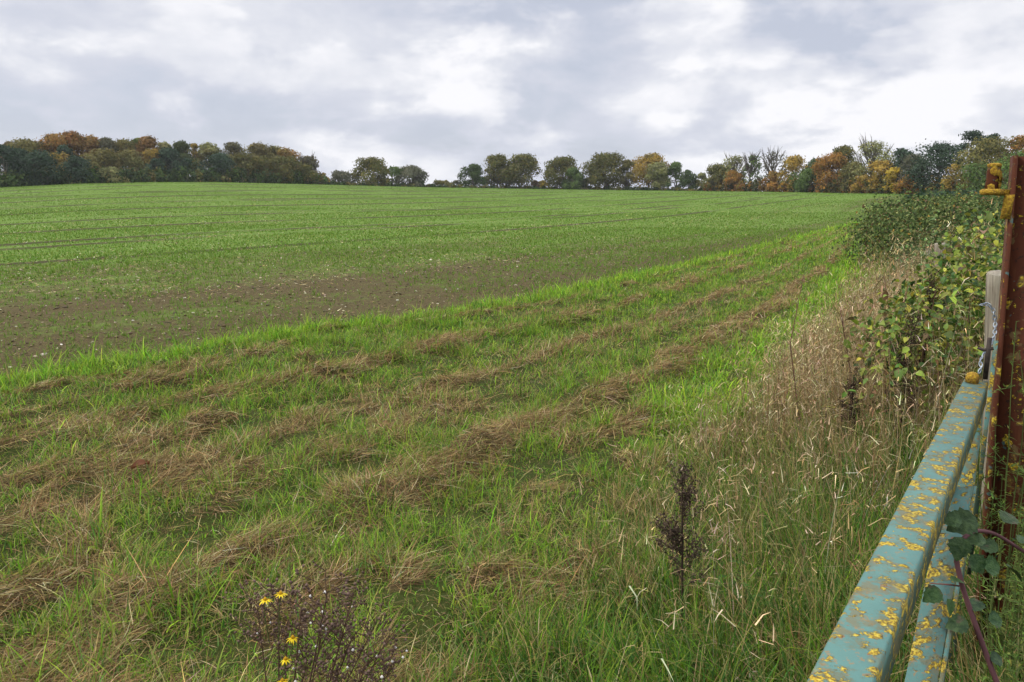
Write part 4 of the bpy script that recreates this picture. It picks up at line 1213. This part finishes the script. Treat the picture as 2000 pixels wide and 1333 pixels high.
def ragwort():
    r = np.random.default_rng(17)
    base = np.array([-.50, 1.46, float(G(-.50, 1.46))])
    o = empty('ragwort', base); tag(o, 'brown seeding ragwort with a few yellow flowers at the bottom edge of the picture', 'wildflower')
    st, hd = MB(), MB(); HP_, HC = [], []
    tops = [(500, 1165), (545, 1150), (590, 1180), (640, 1155), (690, 1160), (735, 1215), (560, 1240), (630, 1235), (690, 1240), (755, 1250), (600, 1290), (720, 1290), (660, 1300), (770, 1300)]
    for (px, py) in tops:
        tp = px3(px, py, 1.50 + r.normal(0, .07)); fk = base + (tp - base) * np.array([.5, .5, .62]) + r.normal(0, .008, 3)
        st.tube([base + r.normal(0, .006, 3), (base + fk) / 2 + r.normal(0, .01, 3), fk, fk * .5 + tp * .5, tp], [.0028, .0024, .002, .0015, .001], 5, (.085, .05, .035), cap=False)
        for k in range(r.integers(13, 18)):
            g = r.uniform(.55, 1); q = fk * (1 - g) + tp * g; e = q + np.array([r.normal(0, .030), r.normal(0, .030), r.uniform(.015, .055)])
            st.tube([q, (q + e) / 2 + r.normal(0, .004, 3), e], [.0011, .0009, .0007], 3, (.10, .062, .042), cap=False)
            for m in range(r.integers(3, 6)):
                h = e + r.normal(0, .011, 3); st.tube([e - np.array([0, 0, .006]), h], [.0006, .0006], 3, (.10, .062, .042), cap=False)
                HP_.append(h); HC.append((.60, .56, .53) if r.random() < .03 else np.array((.115, .075, .060)) * r.uniform(.6, 1.6))
    st.build('stem', M_seed, o, origin=base)
    HP_ = np.array(HP_); V, Q, C = bead(HP_, r.uniform(.0026, .0043, len(HP_)), np.array(HC)); hd.add(V, Q, C)
    tag(hd.build('seed_heads', M_seed, o, origin=base), kind='stuff')
    lf = MB(); m = 40; a = r.uniform(0, 6.28, m)
    Pl = base + np.stack([r.normal(0, .03, m), r.normal(0, .03, m), r.uniform(.15, .5, m)], -1)
    V, Q, C = leaves(Pl, np.stack([np.cos(a), np.sin(a), np.full(m, .3)], -1), np.tile([0, 0, 1.], (m, 1)) + r.normal(0, .2, (m, 3)), r.uniform(.03, .06, m), r.uniform(.008, .016, m), pick(r, m, [G2, G4, (.12, .12, .04)], [2, 2, 1]))
    lf.add(V, Q, C); lf.build('foliage', M_grass, o, origin=base)
    for (px, py, dn) in [(518, 1172, .8), (548, 1160, .8), (572, 1246, 1.0), (558, 1288, .9), (552, 1330, .7)]:
        c = px3(px, py, 1.44); fb = MB(); n = 12; a = np.linspace(0, 6.28, n, endpoint=False) + r.normal(0, .12, n)
        V, Q, C, _ = ribbons(np.tile(c, (n, 1)), a, r.uniform(.013, .018, n), np.full(n, .0036), np.full(n, 1.35 + .25 * dn), r.normal(1.0 * dn, .3, n), 3, pick(r, n, [(.72, .50, .01), (.80, .60, .02)], [1, 1], .06), None, None, 3.5)
        fb.add(V, Q, C); V, Q, C = bead(np.array([c + (0, 0, .001)]), np.array([.0055]), np.array([[.50, .28, .01]])); fb.add(V, Q, C)
        fb.tube([c, c - np.array([.004, 0, .03]), c * .6 + (base + np.array([0, 0, .45])) * .4], [.001, .001, .0012], 4, (.10, .12, .04), cap=False)
        fb.build('flower', M_petal, o, origin=base)


ragwort()


def dead_stalk(label, px, py, h, w, seed, col=(.042, .028, .020), Y=None):
    r = np.random.default_rng(seed); p = at(px, py) if Y is None else px3(px, py, Y)
    base = np.array([p[0], p[1], float(G(p[0], p[1])) - .01])
    o = empty('dead_stalk', base); tag(o, label, 'dead plant', 'dark dead seed stalks in the verge')
    st = MB(); top = np.array([r.normal(0, .02), r.normal(0, .02), h]); HPs = []
    st.tube([np.zeros(3), top * .35 + r.normal(0, .004, 3), top * .7, top], [.005, .0042, .0032, .0012], 6, np.array(col) * .7, cap=False)
    for k in range(34):
        f = r.uniform(.28, .96); q = top * f; a = r.uniform(0, 6.283); ln = w * (1.15 - f) * r.uniform(.5, 1.1)
        e = q + np.array([math.cos(a) * ln, math.sin(a) * ln, h * r.uniform(.05, .16)])
        st.tube([q, (q + e) / 2 + np.array([0, 0, -.012]), e], [.0018, .0014, .0008], 3, np.array(col) * .8, cap=False)
        m = int(135 * (1.25 - f)); g = r.uniform(.25, 1.02, m)[:, None]
        HPs.append(q * (1 - g) + e * g + r.normal(0, .009 + .012 * w, (m, 3)))
    st.build('stem', M_seed, o)
    HPs = np.concatenate(HPs); n = len(HPs)
    V, Q, C = quads(HPs, unit(r.normal(size=(n, 3))), r.uniform(.004, .0092, n), np.array(col) * np.exp(r.normal(0, .35, (n, 1))) * 1.25, r)
    tag(mesh('seed_heads', V, Q, M_seed, o, C), kind='stuff')


dead_stalk('dark dead seed stalk, conical, in the long grass left of the rail', 1332, 1265, .60, .17, 41, (.060, .042, .030))
dead_stalk('tallest blackish dead seed stalk among the tan stems near the gate top', 1742, 985, .80, .17, 42)
dead_stalk('small dark dead stalk between the green weed and the blackish stalk', 1650, 965, .52, .11, 43)
dead_stalk('slender dark dead stalk leaning above the tallest blackish one', 1775, 950, .92, .11, 44)


def weed(label, px, py, h, n, pal, seed, spread=.1, lsz=(.014, .03), stems=7, Y=None, name='weed', lean_=(0, 0)):
    r = np.random.default_rng(seed); p = at(px, py) if Y is None else px3(px, py, Y)
    base = np.array([p[0], p[1], float(G(p[0], p[1])) - .01])
    o = empty(name, base); tag(o, label, 'weed'); sb = MB(); Ps = []
    for k in range(stems):
        a = r.uniform(0, 6.283); e = np.array([math.cos(a) * spread * r.uniform(.2, 1) + lean_[0], math.sin(a) * spread * r.uniform(.2, 1) + lean_[1], h * r.uniform(.6, 1)])
        md = e * .5 + r.normal(0, .02, 3); sb.tube([np.zeros(3), md, e], [.0028, .0022, .0012], 4, (.11, .13, .05), cap=False)
        g = r.random(n // stems)[:, None] ** .7; Ps.append(2 * g * (1 - g) * md + g * g * e + r.normal(0, .012, (n // stems, 3)))
    sb.build('stem', M_grass, o)
    P = np.concatenate(Ps); m = len(P); a = r.uniform(0, 6.28, m)
    ln = r.uniform(*lsz, m)
    V, Q, C = leaves(P, np.stack([np.cos(a), np.sin(a), r.normal(.25, .4, m)], -1), unit(np.tile([0, 0, 1.], (m, 1)) + r.normal(0, .4, (m, 3))), ln, ln * r.uniform(.3, .5, m), pick(r, m, *pal, .2))
    mesh('foliage', V, Q, M_grass, o, C)


GP = ([(.07, .14, .03), (.10, .18, .04), (.05, .10, .025), (.2, .24, .05)], [3, 3, 2, .6])
weed('small leafy dark green weed in the dead stems left of the rail', 1608, 905, .34, 260, GP, 51, .09)
weed('yellowing leafy weed touching the dark green weed', 1640, 905, .36, 150, ([(.32, .30, .04), (.2, .24, .05)], [2, 1]), 52, .07)
weed('green weed half way along the left side of the gate', 1690, 985, .32, 240, GP, 53, .1)
weed('small thistle-like green weed in long grass beside the dark conical stalk', 1430, 1290, .26, 220, GP, 54, .11)
weed('low green weed at the bottom edge, right of centre', 1455, 1345, .20, 200, GP, 55, .1)
weed('feathery pale green goosegrass climbing the foot of the rusty post', 0, 0, .96, 900, GP, 56, .11, (.010, .022), 16, name='goosegrass', Y=None) if False else None


def goosegrass():
    for (x, y, h, n, sd, lab) in [(1.155, 1.66, 1.02, 900, 61, 'feathery green goosegrass climbing beside the rusty post, upper clump'),
                                  (1.00, 1.40, .80, 900, 62, 'feathery green goosegrass behind the gate strut, lower clump'),
                                  (.93, 1.16, .55, 700, 63, 'low green goosegrass at the bottom right corner')]:
        r = np.random.default_rng(sd); base = np.array([x, y, float(G(x, y))])
        o = empty('goosegrass', base); tag(o, lab, 'weed', 'goosegrass along the gate'); sb = MB(); Ps = []
        ns = 15
        for k in range(ns):
            e = np.array([r.normal(0, .07), r.normal(0, .07), h * r.uniform(.6, 1)]); md = e * .5 + r.normal(0, .03, 3)
            t = np.linspace(0, 1, 8)[:, None]; cv = 2 * t * (1 - t) * md + t * t * e + np.cumsum(r.normal(0, .006, (8, 3)), 0)
            sb.tube(cv, np.linspace(.0020, .0009, 8), 4, (.13, .17, .05), cap=False)
            g = r.random(n // ns) ** .6; Ps.append(np.stack([np.interp(g, t[:, 0], cv[:, q]) for q in range(3)], -1))
            for m in range(4):
                i0 = r.integers(3, 8); q = cv[i0]; e2 = q + r.normal(0, .04, 3) + np.array([.0, 0, .03]); sb.tube([q, e2], [.001, .0006], 3, (.16, .2, .07), cap=False)
                gg = r.random(14)[:, None]; Ps.append(q * (1 - gg) + e2 * gg + r.normal(0, .003, (14, 3)))
        sb.build('stem', M_grass, o)
        P = np.concatenate(Ps); m = len(P); a = r.uniform(0, 6.28, m)
        V, Q, C, _ = ribbons(P, a, r.uniform(.008, .02, m), r.uniform(.002, .0045, m), r.uniform(.6, 1.8, m), r.normal(.2, .5, m), 2, pick(r, m, [(.10, .17, .03), (.14, .21, .045), (.22, .24, .06), (.06, .11, .025)], [3, 3, 1, 2], .2))
        mesh('foliage', V, Q, M_grass, o, C)


goosegrass()


# ------------------------------------------------------------------ bramble trailing over the gate's right side
def bramble():
    r = np.random.default_rng(8)
    path = [px3(*q) for q in [(1975, 1400, 1.02), (1945, 1330, 1.03), (1912, 1240, 1.04), (1880, 1150, 1.05), (1866, 1090, 1.06), (1873, 1060, 1.07), (1900, 1035, 1.10), (1940, 1040, 1.14), (1975, 1062, 1.18), (2010, 1085, 1.2), (2060, 1110, 1.2)]]
    g0 = px3(1985, 1430, 1.02); base = np.array([g0[0], g0[1], float(G(g0[0], g0[1]))])
    o = empty('bramble', base); tag(o, 'purple-stemmed bramble with dark green leaves trailing over the right side of the gate', 'bramble')
    P = np.array([base + 0 * g0] + path); t = np.linspace(0, len(P) - 1, 50); cv = np.stack([np.interp(t, np.arange(len(P)), P[:, k]) for k in range(3)], -1)
    for _ in range(3): cv[1:-1] = (cv[:-2] + cv[1:-1] * 2 + cv[2:]) / 4
    sb = MB(); sb.tube(cv, np.linspace(.0042, .0026, 50), 6, (.12, .055, .06))
    tw = [(1860, 1140, 1.05), (1828, 1155, 1.04)]
    sb.tube([px3(1874, 1145, 1.05), px3(1850, 1142, 1.04), px3(1818, 1140, 1.03)], [.0014, .0012, .0008], 4, (.18, .07, .06))
    sb.build('stem', M_seed, o, True, origin=base)
    LV = [(1905, 1010, 1.08, 62, 200), (1880, 1050, 1.06, 50, 250), (1925, 1055, 1.10, 44, 150), (1960, 1020, 1.14, 46, 60), (1950, 1075, 1.14, 42, 120), (1895, 1085, 1.06, 46, 300), (1920, 1105, 1.08, 48, 20), (1965, 1105, 1.14, 44, 320),
          (1835, 1150, 1.03, 44, 220), (1858, 1135, 1.04, 40, 20), (1850, 1170, 1.03, 36, 280), (1890, 1215, 1.04, 46, 180), (1930, 1210, 1.04, 40, 20), (1905, 1195, 1.04, 42, 80), (1935, 1290, 1.03, 36, 40), (1990, 1060, 1.18, 40, 40), (1878, 1015, 1.07, 40, 160)]
    for (px, py, Y, sz, ang) in LV:
        c = px3(px, py, Y); s = sz * Y / F; lb = MB()
        a = R(ang); D = np.array([math.cos(a), math.sin(a) * .35, math.sin(a) * .45 - .25]); D /= np.linalg.norm(D)
        Nn = unit((np.array([-.35, -.6, .75]) + r.normal(0, .3, 3))[None])[0]; S = unit(np.cross(D, Nn)[None])[0]; U = np.cross(S, D)
        k = 10; V = []; Q = []
        for i in range(k + 1):                                    # serrated oval, folded and drooping
            f = i / k; wd = s * .42 * math.sin(math.pi * min(1, f ** .75 * .97 + .02)) * (1 + (.16 if i % 2 else -.06)) + s * .004
            m = c + D * s * f - U * s * .22 * f * f
            V += [m - S * wd + U * wd * .28, m, m + S * wd + U * wd * .28]
        for i in range(k): Q += [[3 * i, 3 * i + 1, 3 * i + 4, 3 * i + 3], [3 * i + 1, 3 * i + 2, 3 * i + 5, 3 * i + 4]]
        lb.add(V, Q, pick(r, 1, [(.026, .062, .020), (.042, .088, .026), (.020, .046, .020)], [2, 2, 1], .15)[0])
        lb.build('leaf', M_bramble, o, True, origin=base)


bramble()

# ------------------------------------------------------------------ fallen leaf
lp = at(280, 952); r = np.random.default_rng(3)
fl = MB(); k = 9
V = []
for i in range(k):
    f = i / (k - 1); wd = .030 * math.sin(math.pi * (f * .94 + .03))
    for s in (-1, -.5, 0, .5, 1): V.append([f * .095 - .048, s * wd, .035 + .02 * abs(s) ** 1.5 - .03 * (f - .5) ** 2 * 4 * .5])
Q = [[i * 5 + j, i * 5 + j + 1, i * 5 + j + 6, i * 5 + j + 5] for i in range(k - 1) for j in range(4)]
fl.add(V, Q, (.16, .062, .026)); o = fl.build('fallen_leaf', M_gloss, None, True); o.location = (lp[0], lp[1], float(G(lp[0], lp[1])) + .02); o.rotation_euler = (R(12), R(-8), R(35))
tag(o, 'curled red-brown fallen leaf lying in the mown grass at left', 'leaf')

# ------------------------------------------------------------------ thin moist air over the whole field
hb = MB(); hb.box((0, 0, 6.0), (760, 0, 0), (0, 760, 0), (0, 0, 22.0))
hm_, ht_ = mat_new('moist_air')
pv_ = ht_.n('ShaderNodeVolumePrincipled'); pv_.inputs['Color'].default_value = (.93, .95, 1, 1); pv_.inputs['Density'].default_value = .00016
ht_.l(pv_.outputs[0], ht_.n('ShaderNodeOutputMaterial').inputs['Volume'])
tag(hb.build('haze', hm_), kind='stuff')
print('lowest', gz.min())
